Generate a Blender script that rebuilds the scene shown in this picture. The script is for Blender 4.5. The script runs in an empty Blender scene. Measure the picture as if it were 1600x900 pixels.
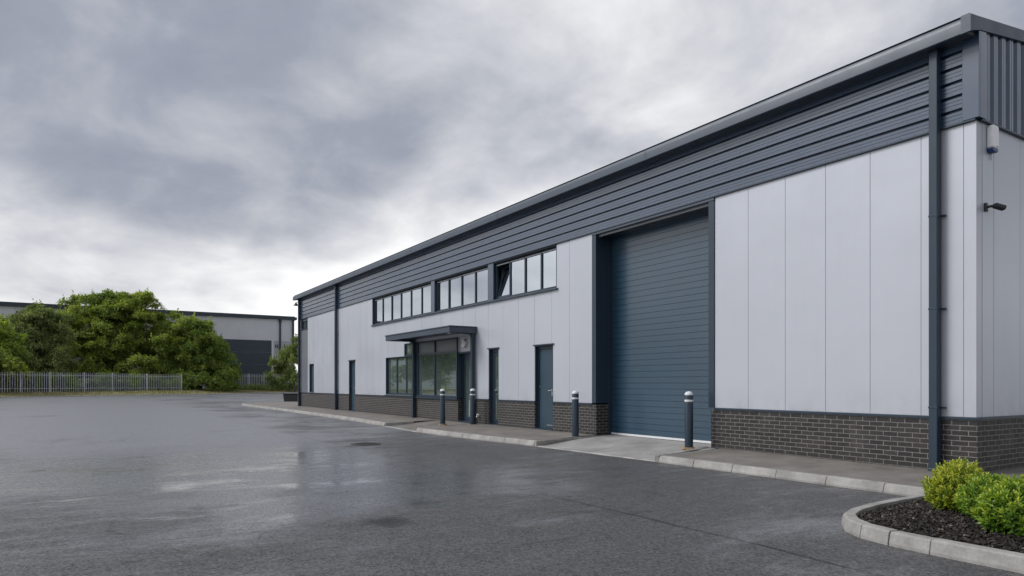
import bpy, bmesh, math, random
import numpy as np
from mathutils import Vector, Matrix
random.seed(7); rng = np.random.default_rng(7)
scene = bpy.context.scene
C = scene.collection
R = math.radians

# ------------------------------------------------------------------ camera
FPX = 24/36*1600
CAM = (4.4578, -10.1909, 1.25)
FW = (-0.8468, 0.5319); RT = (0.5319, 0.8468)
cam = bpy.data.cameras.new('camera'); cam.lens = 24; cam.sensor_width = 36; cam.shift_y = 0.09375
cam.clip_start = .05; cam.clip_end = 5000
co = bpy.data.objects.new('camera', cam); C.objects.link(co)
co.location = CAM; co.rotation_euler = (R(90), 0, math.atan2(-FW[0], FW[1]))
scene.camera = co

def at(px, py, t):
    """surveyed bearing/elevation (in photo units) and distance -> world point"""
    a = (px-800)/FPX
    return Vector((CAM[0]+t*(FW[0]+a*RT[0]), CAM[1]+t*(FW[1]+a*RT[1]), CAM[2]-(py-600)/FPX*t))

# ------------------------------------------------------------------ node helpers
def nodes(name):
    m = bpy.data.materials.new(name); m.use_nodes = True
    nt = m.node_tree
    b = nt.nodes['Principled BSDF']
    return m, nt, b
def N(nt, t, **kw):
    n = nt.nodes.new(t)
    for k, v in kw.items():
        if k.startswith('i_'): n.inputs[k[2:].replace('_', ' ')].default_value = v
        else: setattr(n, k, v)
    return n
def L(nt, a, b): nt.links.new(a, b)
def objco(nt):
    return N(nt, 'ShaderNodeNewGeometry').outputs['Position']
def noise(nt, scale, detail=4, rough=.55, vec=None, scl=None, dist=0):
    n = N(nt, 'ShaderNodeTexNoise'); n.inputs['Scale'].default_value = scale
    n.inputs['Detail'].default_value = detail; n.inputs['Roughness'].default_value = rough
    n.inputs['Distortion'].default_value = dist
    v = vec or objco(nt)
    if scl:
        mp = N(nt, 'ShaderNodeMapping'); mp.inputs['Scale'].default_value = scl
        L(nt, v, mp.inputs['Vector']); v = mp.outputs[0]
    L(nt, v, n.inputs['Vector'])
    return n.outputs['Fac']
def ramp(nt, fac, stops, interp='LINEAR'):
    r = N(nt, 'ShaderNodeValToRGB'); r.color_ramp.interpolation = interp
    e = r.color_ramp.elements
    while len(e) < len(stops): e.new(.5)
    for el, (p, c) in zip(e, stops):
        el.position = p; el.color = (c, c, c, 1) if not hasattr(c, '__len__') else (*c, 1)
    L(nt, fac, r.inputs[0]); return r.outputs[0]
def mixc(nt, fac, a, b, mode='MIX'):
    m = N(nt, 'ShaderNodeMix'); m.data_type = 'RGBA'; m.blend_type = mode
    for s, v in ((m.inputs[0], fac), (m.inputs[6], a), (m.inputs[7], b)):
        if hasattr(v, 'is_linked'): L(nt, v, s)
        elif hasattr(v, '__len__'): s.default_value = (*v, 1)
        else: s.default_value = v
    return m.outputs[2]
def math_(nt, op, a, b=0, clamp=False):
    m = N(nt, 'ShaderNodeMath', operation=op); m.use_clamp = clamp
    for s, v in ((m.inputs[0], a), (m.inputs[1], b)):
        if hasattr(v, 'is_linked'): L(nt, v, s)
        else: s.default_value = v
    return m.outputs[0]
def bump(nt, b, h, strength, dist=.01, prev=None):
    n = N(nt, 'ShaderNodeBump'); n.inputs['Strength'].default_value = strength; n.inputs['Distance'].default_value = dist
    L(nt, h, n.inputs['Height'])
    if prev: L(nt, prev, n.inputs['Normal'])
    L(nt, n.outputs[0], b.inputs['Normal']); return n.outputs[0]

def simple(name, col, rough=.5, metal=0, var=.12, vscale=3, spec=.5, bmp=0, bscale=60, vs=None):
    m, nt, b = nodes(name)
    f = noise(nt, vscale, 5, .6, scl=vs)
    lo = tuple(c*(1-var) for c in col); hi = tuple(c*(1+var) for c in col)
    L(nt, mixc(nt, ramp(nt, f, [(.3, 0), (.7, 1)]), lo, hi), b.inputs['Base Color'])
    b.inputs['Metallic'].default_value = metal
    b.inputs['Specular IOR Level'].default_value = spec
    rr = ramp(nt, noise(nt, vscale*2.3, 4, .6), [(.3, max(.02, rough*.85)), (.7, min(1, rough*1.15))])
    L(nt, rr, b.inputs['Roughness'])
    if bmp: bump(nt, b, noise(nt, bscale, 4, .6), bmp)
    return m

M = {}
# silver panel paint: slight oil-canning, rain streaks, micro ribs
def panel_mat(name, col, axis):
    m, nt, b = nodes(name)
    pos = objco(nt); sp = N(nt, 'ShaderNodeSeparateXYZ'); L(nt, pos, sp.inputs[0])
    st = noise(nt, 1.0, 5, .65, scl=(9, 9, .35))
    big = noise(nt, .55, 3, .5)
    v = math_(nt, 'ADD', math_(nt, 'MULTIPLY', st, .3), math_(nt, 'MULTIPLY', big, .7))
    c = mixc(nt, ramp(nt, v, [(.3, 0), (.7, 1)]), tuple(x*.97 for x in col), tuple(x*1.03 for x in col))
    # dirt splash just above the plinth
    dz = N(nt, 'ShaderNodeMapRange'); dz.inputs[1].default_value = 1.25; dz.inputs[2].default_value = .78
    dz.inputs[3].default_value = 0; dz.inputs[4].default_value = 1
    L(nt, sp.outputs[2], dz.inputs[0])
    d = math_(nt, 'MULTIPLY', dz.outputs[0], ramp(nt, noise(nt, 2.2, 5, .6), [(.42, 0), (.75, .45)]))
    c = mixc(nt, d, c, (.30, .29, .27))
    # faint drip streaks from the top
    dr = ramp(nt, noise(nt, 1, 3, .5, scl=(22, 22, .16)), [(.66, 0), (.85, .10)])
    c = mixc(nt, dr, c, (.36, .36, .36))
    L(nt, c, b.inputs['Base Color'])
    b.inputs['Metallic'].default_value = .18; b.inputs['Specular IOR Level'].default_value = .5
    L(nt, ramp(nt, big, [(.3, .34), (.7, .46)]), b.inputs['Roughness'])
    w = N(nt, 'ShaderNodeTexWave', wave_type='BANDS', bands_direction=axis); w.inputs['Scale'].default_value = 6.5
    L(nt, pos, w.inputs['Vector'])
    n1 = bump(nt, b, w.outputs['Fac'], .018, .02)
    bump(nt, b, noise(nt, .9, 2, .5), .11, .12, n1)
    return m
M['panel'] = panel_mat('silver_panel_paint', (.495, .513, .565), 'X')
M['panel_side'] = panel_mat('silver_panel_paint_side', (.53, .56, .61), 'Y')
M['clad'] = simple('anthracite_sheet', (.011, .038, .086), .34, 0, .12, 1.2, .7, .05, 5)
M['navy'] = simple('navy_trim_paint', (.018, .036, .058), .36, 0, .08, 2, .5)
M['gutter'] = simple('gutter_paint', (.032, .050, .078), .42, 0, .12, 1.1, .7, .05, 3)
M['shutter'] = simple('shutter_paint', (.020, .056, .094), .34, 0, .08, .6, .6)
for k_, cw_, ci_ in (('clad', .9, 1.5), ('shutter', .5, 1.5)):
    q_ = M[k_].node_tree.nodes['Principled BSDF']; q_.inputs['Coat Weight'].default_value = cw_; q_.inputs['Coat Roughness'].default_value = .18; q_.inputs['Coat IOR'].default_value = ci_
M['doorp'] = simple('door_paint', (.026, .056, .085), .36, 0, .08, 2)
M['white'] = simple('white_plastic', (.86, .86, .86), .35, 0, .05, 8)
M['whitepaint'] = simple('worn_white_paint', (.72, .73, .74), .5, 0, .12, 25)
M['blue'] = simple('blue_plastic', (.02, .055, .19), .28, 0, .05, 8)
M['steel'] = simple('brushed_steel', (.62, .62, .62), .3, .9, .05, 10)
M['black'] = simple('black_plastic', (.014, .015, .017), .42, 0, .1, 8)
M['galv'] = simple('galvanised_steel', (.42, .44, .46), .5, .25, .18, 5)
M['softwhite'] = simple('frosted_lens', (.75, .75, .72), .2, 0, .04, 8)
M['inside'] = simple('inside_plaster', (.45, .46, .45), .8, 0, .08, 2)
M['blind'] = simple('blind_fabric', (.62, .64, .62), .8, 0, .06, 4)
M['spandrel'] = simple('spandrel_panel', (.16, .175, .19), .25, 0, .06, 2)
M['corner_shade'] = simple('corner_shade_grey', (.15, .165, .185), .4, 0, .10, 1.2)  # panel grey darkened to stand in for shade on the corner strip
M['roof'] = simple('roof_sheet', (.30, .32, .34), .5, 0, .1, .7)
M['mortar'] = simple('sandy_mortar', (.33, .22, .12), .9, 0, .25, 20, .3, .5, 80)
M['iron'] = simple('cast_iron', (.05, .048, .044), .5, .4, .3, 20, .5, .6, 60)
M['bark'] = simple('tree_bark', (.07, .055, .042), .9, 0, .3, 6, .3, .6, 20)
M['farwall'] = simple('far_panel_grey', (.66, .675, .71), .6, 0, .06, .3)
M['farlow'] = simple('far_lower_grey', (.46, .475, .495), .7, 0, .10, .4)
M['fardark'] = simple('far_navy', (.035, .05, .07), .5, 0, .08, .3)

def brick_mat():
    m, nt, b = nodes('dark_engineering_brick')
    pos = objco(nt); sp = N(nt, 'ShaderNodeSeparateXYZ'); L(nt, pos, sp.inputs[0])
    cb = N(nt, 'ShaderNodeCombineXYZ')
    L(nt, math_(nt, 'ADD', sp.outputs[0], sp.outputs[1]), cb.inputs[0]); L(nt, math_(nt, 'ADD', sp.outputs[2], .022), cb.inputs[1])
    # wobble so courses are not ruler straight
    wob = noise(nt, 3.5, 2, .5)
    wv = N(nt, 'ShaderNodeCombineXYZ'); L(nt, math_(nt, 'MULTIPLY', math_(nt, 'SUBTRACT', wob, .5), .012), wv.inputs[0]); L(nt, math_(nt, 'MULTIPLY', math_(nt, 'SUBTRACT', wob, .5), .007), wv.inputs[1])
    ad = N(nt, 'ShaderNodeVectorMath', operation='ADD'); L(nt, cb.outputs[0], ad.inputs[0]); L(nt, wv.outputs[0], ad.inputs[1])
    t = N(nt, 'ShaderNodeTexBrick'); t.offset = .5
    t.inputs['Scale'].default_value = 1; t.inputs['Brick Width'].default_value = .212; t.inputs['Row Height'].default_value = .0705
    t.inputs['Mortar Size'].default_value = .0058; t.inputs['Mortar Smooth'].default_value = .15; t.inputs['Bias'].default_value = -.1
    t.inputs['Color1'].default_value = (.018, .017, .018, 1); t.inputs['Color2'].default_value = (.040, .036, .035, 1)
    t.inputs['Mortar'].default_value = (.21, .195, .183, 1)
    L(nt, ad.outputs[0], t.inputs['Vector'])
    f = noise(nt, 45, 4, .65)
    c = mixc(nt, .55, t.outputs['Color'], mixc(nt, ramp(nt, f, [(.3, 0), (.7, 1)]), (.25, .25, .25), (1.6, 1.55, 1.5)), 'MULTIPLY')
    s = ramp(nt, noise(nt, 1.6, 5, .65), [(.55, 0), (.78, .16)])
    c = mixc(nt, s, c, (.24, .23, .22))
    # damp at the foot
    dz = N(nt, 'ShaderNodeMapRange'); dz.inputs[1].default_value = .20; dz.inputs[2].default_value = .0
    dz.inputs[3].default_value = 0; dz.inputs[4].default_value = .55; L(nt, math_(nt, 'ADD', sp.outputs[2], math_(nt, 'MULTIPLY', wob, .08)), dz.inputs[0])
    c = mixc(nt, dz.outputs[0], c, (.03, .028, .024))
    L(nt, c, b.inputs['Base Color'])
    b.inputs['Roughness'].default_value = .62
    inv = math_(nt, 'SUBTRACT', 1, t.outputs['Fac'])
    h = math_(nt, 'ADD', inv, math_(nt, 'MULTIPLY', f, .25))
    bump(nt, b, h, .8, .006)
    return m
M['brick'] = brick_mat()

def concrete_mat(name, col, rough=.75, stain=.35, sc=1.0):
    m, nt, b = nodes(name)
    a = noise(nt, 1.3*sc, 6, .65); d = noise(nt, 22*sc, 5, .7); g = noise(nt, 220, 2, .6)
    c = mixc(nt, ramp(nt, a, [(.32, 0), (.68, 1)]), tuple(x*(1-stain) for x in col), tuple(x*1.12 for x in col))
    c = mixc(nt, .6, c, mixc(nt, ramp(nt, d, [(.3, 0), (.7, 1)]), (.72, .71, .70), (1.12, 1.12, 1.12)), 'MULTIPLY')
    c = mixc(nt, .35, c, mixc(nt, ramp(nt, g, [(.3, 0), (.7, 1)]), (.6, .6, .6), (1.3, 1.3, 1.3)), 'MULTIPLY')
    L(nt, c, b.inputs['Base Color'])
    L(nt, ramp(nt, a, [(.3, rough*.75), (.7, rough)]), b.inputs['Roughness'])
    bump(nt, b, math_(nt, 'ADD', d, math_(nt, 'MULTIPLY', g, .4)), .35, .006)
    return m
M['kerb'] = concrete_mat('kerb_concrete', (.40, .385, .36), .8, .48, 2)
M['apron'] = concrete_mat('apron_concrete', (.37, .36, .345), .7, .30)
M['pavement'] = concrete_mat('pavement_tarmac', (.215, .195, .175), .8, .38)

def asphalt_mat():
    m, nt, b = nodes('wet_asphalt')
    pos = objco(nt); sp = N(nt, 'ShaderNodeSeparateXYZ'); L(nt, pos, sp.inputs[0])
    grain = noise(nt, 46, 6, .84); fine = noise(nt, 170, 2, .7); med = noise(nt, 9, 4, .6)
    big = noise(nt, .16, 6, .62, scl=(1, 1.25, 1), dist=.4)
    pat = noise(nt, .60, 8, .66, scl=(1.5, .75, 1), dist=.6)
    w = math_(nt, 'ADD', math_(nt, 'MULTIPLY', big, .55), math_(nt, 'MULTIPLY', pat, .45))
    # the strip beside the building is rougher, drier tarmac laid separately (seam at y = -5.35)
    sm = math_(nt, 'ADD', sp.outputs[1], math_(nt, 'MULTIPLY', noise(nt, .5, 3, .5), .25))
    strip = N(nt, 'ShaderNodeMapRange'); strip.inputs[1].default_value = -5.28; strip.inputs[2].default_value = -5.14
    L(nt, sm, strip.inputs[0])
    near = N(nt, 'ShaderNodeMapRange'); near.inputs[1].default_value = -13; near.inputs[2].default_value = -1; L(nt, sp.outputs[0], near.inputs[0])
    dry = math_(nt, 'MAXIMUM', math_(nt, 'MULTIPLY', strip.outputs[0], .055), math_(nt, 'MULTIPLY', near.outputs[0], .085))
    bd = N(nt, 'ShaderNodeMapRange', interpolation_type='SMOOTHSTEP'); bd.inputs[1].default_value = 4.2; bd.inputs[2].default_value = .8
    L(nt, math_(nt, 'ABSOLUTE', math_(nt, 'ADD', sm, 7.6)), bd.inputs[0])     # shallow fall along the yard: y about -7.6
    fr_ = N(nt, 'ShaderNodeMapRange', interpolation_type='SMOOTHSTEP'); fr_.inputs[1].default_value = -.5; fr_.inputs[2].default_value = -5; L(nt, sp.outputs[0], fr_.inputs[0])
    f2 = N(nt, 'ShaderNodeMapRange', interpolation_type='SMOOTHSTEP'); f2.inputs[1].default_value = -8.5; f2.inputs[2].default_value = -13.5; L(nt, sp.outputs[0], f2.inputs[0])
    wet = math_(nt, 'SUBTRACT', w, dry)
    wet = math_(nt, 'ADD', wet, math_(nt, 'MULTIPLY', math_(nt, 'MULTIPLY', bd.outputs[0], fr_.outputs[0]), .15))
    wet = math_(nt, 'ADD', wet, math_(nt, 'MULTIPLY', f2.outputs[0], .035))
    f3 = N(nt, 'ShaderNodeMapRange', interpolation_type='SMOOTHSTEP'); f3.inputs[1].default_value = -6.2; f3.inputs[2].default_value = -9; L(nt, sm, f3.inputs[0])
    wet = math_(nt, 'ADD', wet, math_(nt, 'MULTIPLY', f3.outputs[0], .05))
    k = ramp(nt, math_(nt, 'ADD', wet, math_(nt, 'MULTIPLY', math_(nt, 'SUBTRACT', noise(nt, 1.5, 8, .74, scl=(1.9, .6, 1)), .5), .34)), [(.38, 0), (.58, 1)], 'EASE')          # 0 dry .. 1 wet film
    # shallow standing water left in the near half of the fall
    pz = N(nt, 'ShaderNodeMapRange', interpolation_type='SMOOTHSTEP'); pz.inputs[1].default_value = -.6; pz.inputs[2].default_value = -3.2; L(nt, sp.outputs[0], pz.inputs[0])
    py = N(nt, 'ShaderNodeMapRange', interpolation_type='SMOOTHSTEP'); py.inputs[1].default_value = -5.5; py.inputs[2].default_value = -6.6; L(nt, sm, py.inputs[0])
    pm = math_(nt, 'MULTIPLY', math_(nt, 'MULTIPLY', pz.outputs[0], py.outputs[0]), math_(nt, 'SUBTRACT', 1, f2.outputs[0]))
    pn = noise(nt, .62, 9, .70, scl=(1.7, .75, 1), dist=.5)
    pud = math_(nt, 'MULTIPLY', ramp(nt, pn, [(.475, 0), (.65, 1)], 'EASE'), pm)
    k = math_(nt, 'MAXIMUM', k, math_(nt, 'MULTIPLY', pud, .9))
    base = mixc(nt, k, (.074, .073, .074), (.046, .047, .051))
    base = mixc(nt, math_(nt, 'MULTIPLY', f2.outputs[0], .8), base, mixc(nt, k, (.080, .080, .083), (.150, .151, .160)))   # sky sheen on the far tarmac, painted in as a paler base
    base = mixc(nt, 1.0, base, mixc(nt, ramp(nt, grain, [(.36, 0), (.64, 1)]), (.15, .15, .16), (2.05, 2.05, 2.05)), 'MULTIPLY')
    spk = ramp(nt, fine, [(.62, 0), (.74, 1)])
    base = mixc(nt, math_(nt, 'MULTIPLY', spk, .5), base, (.17, .165, .16))
    dk = ramp(nt, noise(nt, .9, 6, .7, scl=(.5, 1, 1), dist=1.2), [(.60, 0), (.76, .55)])
    base = mixc(nt, dk, base, (.018, .018, .019))
    sd = N(nt, 'ShaderNodeVectorMath', operation='DISTANCE'); L(nt, pos, sd.inputs[0]); sd.inputs[1].default_value = (-1.95, -7.62, -.12)
    st_n = math_(nt, 'ADD', sd.outputs['Value'], math_(nt, 'MULTIPLY', math_(nt, 'SUBTRACT', noise(nt, 4.5, 6, .7, scl=(1.6, .8, 1)), .5), .75))
    base = mixc(nt, ramp(nt, st_n, [(.12, .85), (.30, 0)]), base, (.016, .016, .017))
    tr_ = ramp(nt, noise(nt, 1.0, 7, .68, scl=(2.6, .42, 1), dist=.5), [(.60, 0), (.70, .65)])
    base = mixc(nt, tr_, base, (.022, .022, .024))
    # seam joint line
    s1 = math_(nt, 'ABSOLUTE', math_(nt, 'ADD', sm, 5.22))
    sl = N(nt, 'ShaderNodeMapRange'); sl.inputs[1].default_value = .018; sl.inputs[2].default_value = .03; sl.inputs[3].default_value = .8; sl.inputs[4].default_value = 0
    L(nt, s1, sl.inputs[0]); base = mixc(nt, sl.outputs[0], base, (.012, .012, .012))
    # hairline cracks
    vo = N(nt, 'ShaderNodeTexVoronoi', feature='DISTANCE_TO_EDGE'); vo.inputs['Scale'].default_value = .16
    wp = N(nt, 'ShaderNodeVectorMath', operation='ADD'); nz = N(nt, 'ShaderNodeTexNoise'); nz.inputs['Scale'].default_value = .9; nz.inputs['Detail'].default_value = 5
    L(nt, pos, nz.inputs['Vector']); L(nt, pos, wp.inputs[0]); L(nt, nz.outputs['Color'], wp.inputs[1]); L(nt, wp.outputs[0], vo.inputs['Vector'])
    ck = ramp(nt, vo.outputs['Distance'], [(.0, 1), (.0035, 0)])
    ck = math_(nt, 'MULTIPLY', ck, ramp(nt, noise(nt, .35, 3, .5), [(.45, 0), (.6, .75)]))
    base = mixc(nt, ck, base, (.012, .012, .012))
    L(nt, base, b.inputs['Base Color'])
    r0 = mixc(nt, k, (.62,)*3, (.27,)*3); r1 = mixc(nt, pud, mixc(nt, f2.outputs[0], r0, (.50,)*3), (.12,)*3)
    rr = math_(nt, 'ADD', r1, math_(nt, 'MULTIPLY', math_(nt, 'SUBTRACT', med, .5), .16), True)
    L(nt, rr, b.inputs['Roughness'])
    b.inputs['IOR'].default_value = 1.5; b.inputs['Coat IOR'].default_value = 1.33; L(nt, mixc(nt, pud, mixc(nt, f2.outputs[0], (.30,)*3, (.42,)*3), (.10,)*3), b.inputs['Coat Roughness'])
    KW_ = k
    gs = ramp(nt, grain, [(.38, .15), (.62, 1.5)])
    L(nt, mixc(nt, 1, mixc(nt, k, (.50,)*3, (1.0,)*3), gs, 'MULTIPLY'), b.inputs['Specular IOR Level'])
    L(nt, math_(nt, 'MULTIPLY', k, gs, True), b.inputs['Coat Weight'])
    h = math_(nt, 'ADD', math_(nt, 'MULTIPLY', grain, 1.0), math_(nt, 'MULTIPLY', fine, .5))
    n = N(nt, 'ShaderNodeBump'); n.inputs['Distance'].default_value = .006
    L(nt, math_(nt, 'SUBTRACT', math_(nt, 'ADD', .23, math_(nt, 'MULTIPLY', math_(nt, 'SUBTRACT', 1, k), .75)), math_(nt, 'MULTIPLY', pud, .12)), n.inputs['Strength'])
    L(nt, h, n.inputs['Height']); L(nt, n.outputs[0], b.inputs['Normal'])
    return m
M['asphalt'] = asphalt_mat()
M['soil'] = simple('verge_soil_grass', (.19, .175, .085), .95, 0, .4, .6, .2, .6, 25)
M['field'] = simple('field_grass', (.06, .075, .03), .95, 0, .3, .05, .2)
M['mulchbase'] = simple('mulch_soil', (.022, .019, .017), .9, 0, .5, 30, .3, 1, 60)

def attr_mat(name, stops, rough=.5, transl=.25, spec=.35):
    m, nt, b = nodes(name)
    a = N(nt, 'ShaderNodeAttribute', attribute_name='tone')
    c = ramp(nt, a.outputs['Fac'], stops)
    L(nt, c, b.inputs['Base Color']); b.inputs['Roughness'].default_value = rough
    b.inputs['Specular IOR Level'].default_value = spec
    if transl:
        tr = N(nt, 'ShaderNodeBsdfTranslucent'); L(nt, mixc(nt, 1, c, (1.5, 1.7, .7), 'MULTIPLY'), tr.inputs['Color'])
        mx = N(nt, 'ShaderNodeMixShader'); mx.inputs[0].default_value = transl
        L(nt, b.outputs[0], mx.inputs[1]); L(nt, tr.outputs[0], mx.inputs[2])
        L(nt, mx.outputs[0], nt.nodes['Material Output'].inputs['Surface'])
    return m
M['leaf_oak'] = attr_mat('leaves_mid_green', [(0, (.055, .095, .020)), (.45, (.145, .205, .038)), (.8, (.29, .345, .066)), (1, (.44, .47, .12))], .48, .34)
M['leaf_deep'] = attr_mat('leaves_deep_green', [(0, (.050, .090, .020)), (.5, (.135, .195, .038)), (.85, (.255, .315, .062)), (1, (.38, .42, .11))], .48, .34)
M['leaf_pale'] = attr_mat('leaves_grey_green', [(0, (.075, .105, .038)), (.5, (.165, .205, .072)), (1, (.33, .36, .15))], .5, .32)
M['leaf_willow'] = attr_mat('leaves_light_green', [(0, (0.084, 0.126, 0.042)), (.5, (0.175, 0.231, 0.070)), (1, (0.350, 0.392, 0.154))])
M['leaf_laurel'] = attr_mat('glossy_shrub_leaves', [(0, (0.043, 0.109, 0.014)), (.4, (0.109, 0.217, 0.023)), (.72, (0.225, 0.341, 0.032)), (1, (0.493, 0.522, 0.065))], .34, .25, .5)
M['leaf_golden'] = attr_mat('golden_shrub_leaves', [(0, (0.070, 0.133, 0.014)), (.35, (0.168, 0.259, 0.022)), (.65, (0.364, 0.406, 0.031)), (1, (0.620, 0.588, 0.098))], .36, .25, .5)
M['grass'] = attr_mat('rough_grass', [(0, (.09, .11, .035)), (.5, (.20, .19, .075)), (1, (.36, .29, .15))], .8, .2, .2)
M['chips'] = attr_mat('bark_chips', [(0, (.010, .009, .008)), (.7, (.030, .025, .022)), (.93, (.075, .06, .05)), (1, (.22, .19, .16))], .75, 0, .3)

def glass_mat(name, tint, refl, f0):
    m, nt, b = nodes(name); nt.nodes.remove(b)
    tr = N(nt, 'ShaderNodeBsdfTransparent'); tr.inputs[0].default_value = (*tint, 1)
    gl = N(nt, 'ShaderNodeBsdfGlossy'); gl.inputs['Color'].default_value = (*refl, 1); gl.inputs['Roughness'].default_value = .015
    n = N(nt, 'ShaderNodeBump'); n.inputs['Strength'].default_value = .10; n.inputs['Distance'].default_value = .02
    L(nt, noise(nt, .9, 2, .5), n.inputs['Height']); L(nt, n.outputs[0], gl.inputs['Normal'])
    lw = N(nt, 'ShaderNodeLayerWeight'); lw.inputs[0].default_value = .35
    mr = N(nt, 'ShaderNodeMapRange'); mr.inputs[3].default_value = f0; mr.inputs[4].default_value = 1; L(nt, lw.outputs['Fresnel'], mr.inputs[0])
    mx = N(nt, 'ShaderNodeMixShader'); L(nt, mr.outputs[0], mx.inputs[0]); L(nt, tr.outputs[0], mx.inputs[1]); L(nt, gl.outputs[0], mx.inputs[2])
    L(nt, mx.outputs[0], nt.nodes['Material Output'].inputs['Surface'])
    return m
M['glass'] = glass_mat('coated_glass', (.40, .46, .48), (.85, .905, .97), .60)
def film(m, k, col):
    nt = m.node_tree; out = nt.nodes['Material Output']; src = out.inputs['Surface'].links[0].from_socket
    d = N(nt, 'ShaderNodeBsdfDiffuse'); d.inputs[0].default_value = (*col, 1); mx = N(nt, 'ShaderNodeMixShader'); mx.inputs[0].default_value = k
    L(nt, src, mx.inputs[1]); L(nt, d.outputs[0], mx.inputs[2]); L(nt, mx.outputs[0], out.inputs['Surface'])
M['glass_low'] = glass_mat('tinted_glass', (.46, .56, .54), (.86, .95, .95), .50)
film(M['glass_low'], .13, (.42, .54, .50))

# ------------------------------------------------------------------ mesh builder
class MB:
    def __init__(s): s.v = []; s.f = []
    def box(s, x0, x1, y0, y1, z0, z1):
        i = len(s.v)
        s.v += [(x0,y0,z0),(x1,y0,z0),(x1,y1,z0),(x0,y1,z0),(x0,y0,z1),(x1,y0,z1),(x1,y1,z1),(x0,y1,z1)]
        s.f += [tuple(i+k for k in q) for q in ((0,3,2,1),(4,5,6,7),(0,1,5,4),(1,2,6,5),(2,3,7,6),(3,0,4,7))]
        return s
    def quad(s, *p):
        i = len(s.v); s.v += [tuple(q) for q in p]; s.f.append(tuple(range(i, i+len(p)))); return s
    def extrude(s, prof, a, b, axis):
        """closed profile extruded along axis ('x': profile is (y,z), 'y': (x,z), 'z': (x,y))"""
        n = len(prof); i = len(s.v)
        for t in (a, b):
            for p in prof:
                s.v.append({'x': (t, p[0], p[1]), 'y': (p[0], t, p[1]), 'z': (p[0], p[1], t)}[axis])
        for k in range(n):
            j = (k+1) % n; s.f.append((i+k, i+j, i+n+j, i+n+k))
        s.f.append(tuple(i+k for k in reversed(range(n)))); s.f.append(tuple(i+n+k for k in range(n)))
        return s
    def lathe(s, prof, c, seg=24):
        i = len(s.v); n = len(prof)
        for k in range(seg):
            a = 2*math.pi*k/seg
            for r, z in prof: s.v.append((c[0]+r*math.cos(a), c[1]+r*math.sin(a), c[2]+z))
        for k in range(seg):
            j = (k+1) % seg
            for q in range(n-1): s.f.append((i+k*n+q, i+j*n+q, i+j*n+q+1, i+k*n+q+1))
        s.f.append(tuple(i+k*n for k in reversed(range(seg)))); s.f.append(tuple(i+k*n+n-1 for k in range(seg)))
        return s
    def tube(s, pts, rad, seg=8):
        pts = [Vector(p) for p in pts]; i = len(s.v); n = len(pts)
        for k, p in enumerate(pts):
            d = (pts[min(k+1, n-1)]-pts[max(k-1, 0)]).normalized()
            u = d.cross(Vector((0, 0, 1)) if abs(d.z) < .9 else Vector((1, 0, 0))).normalized(); w = d.cross(u)
            r = rad[k] if hasattr(rad, '__len__') else rad
            for q in range(seg):
                a = 2*math.pi*q/seg; s.v.append(tuple(p+(u*math.cos(a)+w*math.sin(a))*r))
        for k in range(n-1):
            for q in range(seg):
                j = (q+1) % seg; s.f.append((i+k*seg+q, i+k*seg+j, i+(k+1)*seg+j, i+(k+1)*seg+q))
        s.f.append(tuple(i+q for q in reversed(range(seg)))); s.f.append(tuple(i+(n-1)*seg+q for q in range(seg)))
        return s
    def build(s, name, mat, parent=None, bevel=0, seg=2, smooth=False, ang=40, fix=True):
        me = bpy.data.meshes.new(name); me.from_pydata(s.v, [], s.f); me.update()
        if fix:
            bm = bmesh.new(); bm.from_mesh(me); bmesh.ops.recalc_face_normals(bm, faces=bm.faces[:]); bm.to_mesh(me); bm.free()
        me.materials.append(mat if not isinstance(mat, str) else M[mat])
        o = bpy.data.objects.new(name, me); C.objects.link(o)
        if smooth:
            me.polygons.foreach_set('use_smooth', [True]*len(me.polygons))
            try: me.set_sharp_from_angle(angle=R(ang))
            except Exception: pass
        if bevel:
            b = o.modifiers.new('bevel', 'BEVEL'); b.width = bevel; b.segments = seg; b.limit_method = 'ANGLE'; b.angle_limit = R(35)
        if parent: o.parent = parent; o.matrix_parent_inverse = parent_inv(parent)
        return o
def parent_inv(p):
    m = Matrix.Identity(4); q = p
    while q:
        m = (q.matrix_parent_inverse @ q.matrix_basis if q.parent else q.matrix_basis) @ m; q = q.parent
    return m.inverted()
def tag(o, label=None, cat=None, group=None, kind=None):
    for k, v in (('label', label), ('category', cat), ('group', group), ('kind', kind)):
        if v: o[k] = v
    return o
def empty(name, loc, label, cat, group=None):
    o = bpy.data.objects.new(name, None); C.objects.link(o); o.location = loc; o.empty_display_size = .3
    return tag(o, label, cat, group)

# ------------------------------------------------------------------ sky and light
w = bpy.data.worlds.new('World'); scene.world = w; w.use_nodes = True
nt = w.node_tree; bg = nt.nodes['Background']
SUN_DIR = Vector((-.48, -.72, .80)).normalized()      # towards the light
sun_el = math.asin(SUN_DIR.z); sun_az = math.atan2(SUN_DIR.x, SUN_DIR.y)
sky = N(nt, 'ShaderNodeTexSky', sky_type='NISHITA'); sky.sun_disc = False
sky.sun_elevation = sun_el; sky.sun_rotation = sun_az; sky.air_density = 1; sky.dust_density = 3
tc = N(nt, 'ShaderNodeTexCoord'); D = tc.outputs['Generated']
sp = N(nt, 'ShaderNodeSeparateXYZ'); L(nt, D, sp.inputs[0])
zc = math_(nt, 'MAXIMUM', sp.outputs[2], 0)
den = math_(nt, 'ADD', zc, .34)
px_ = math_(nt, 'DIVIDE', sp.outputs[0], den); py_ = math_(nt, 'DIVIDE', sp.outputs[1], den)
cb = N(nt, 'ShaderNodeCombineXYZ'); L(nt, px_, cb.inputs[0]); L(nt, py_, cb.inputs[1]); cb.inputs[2].default_value = 1.7
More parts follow.
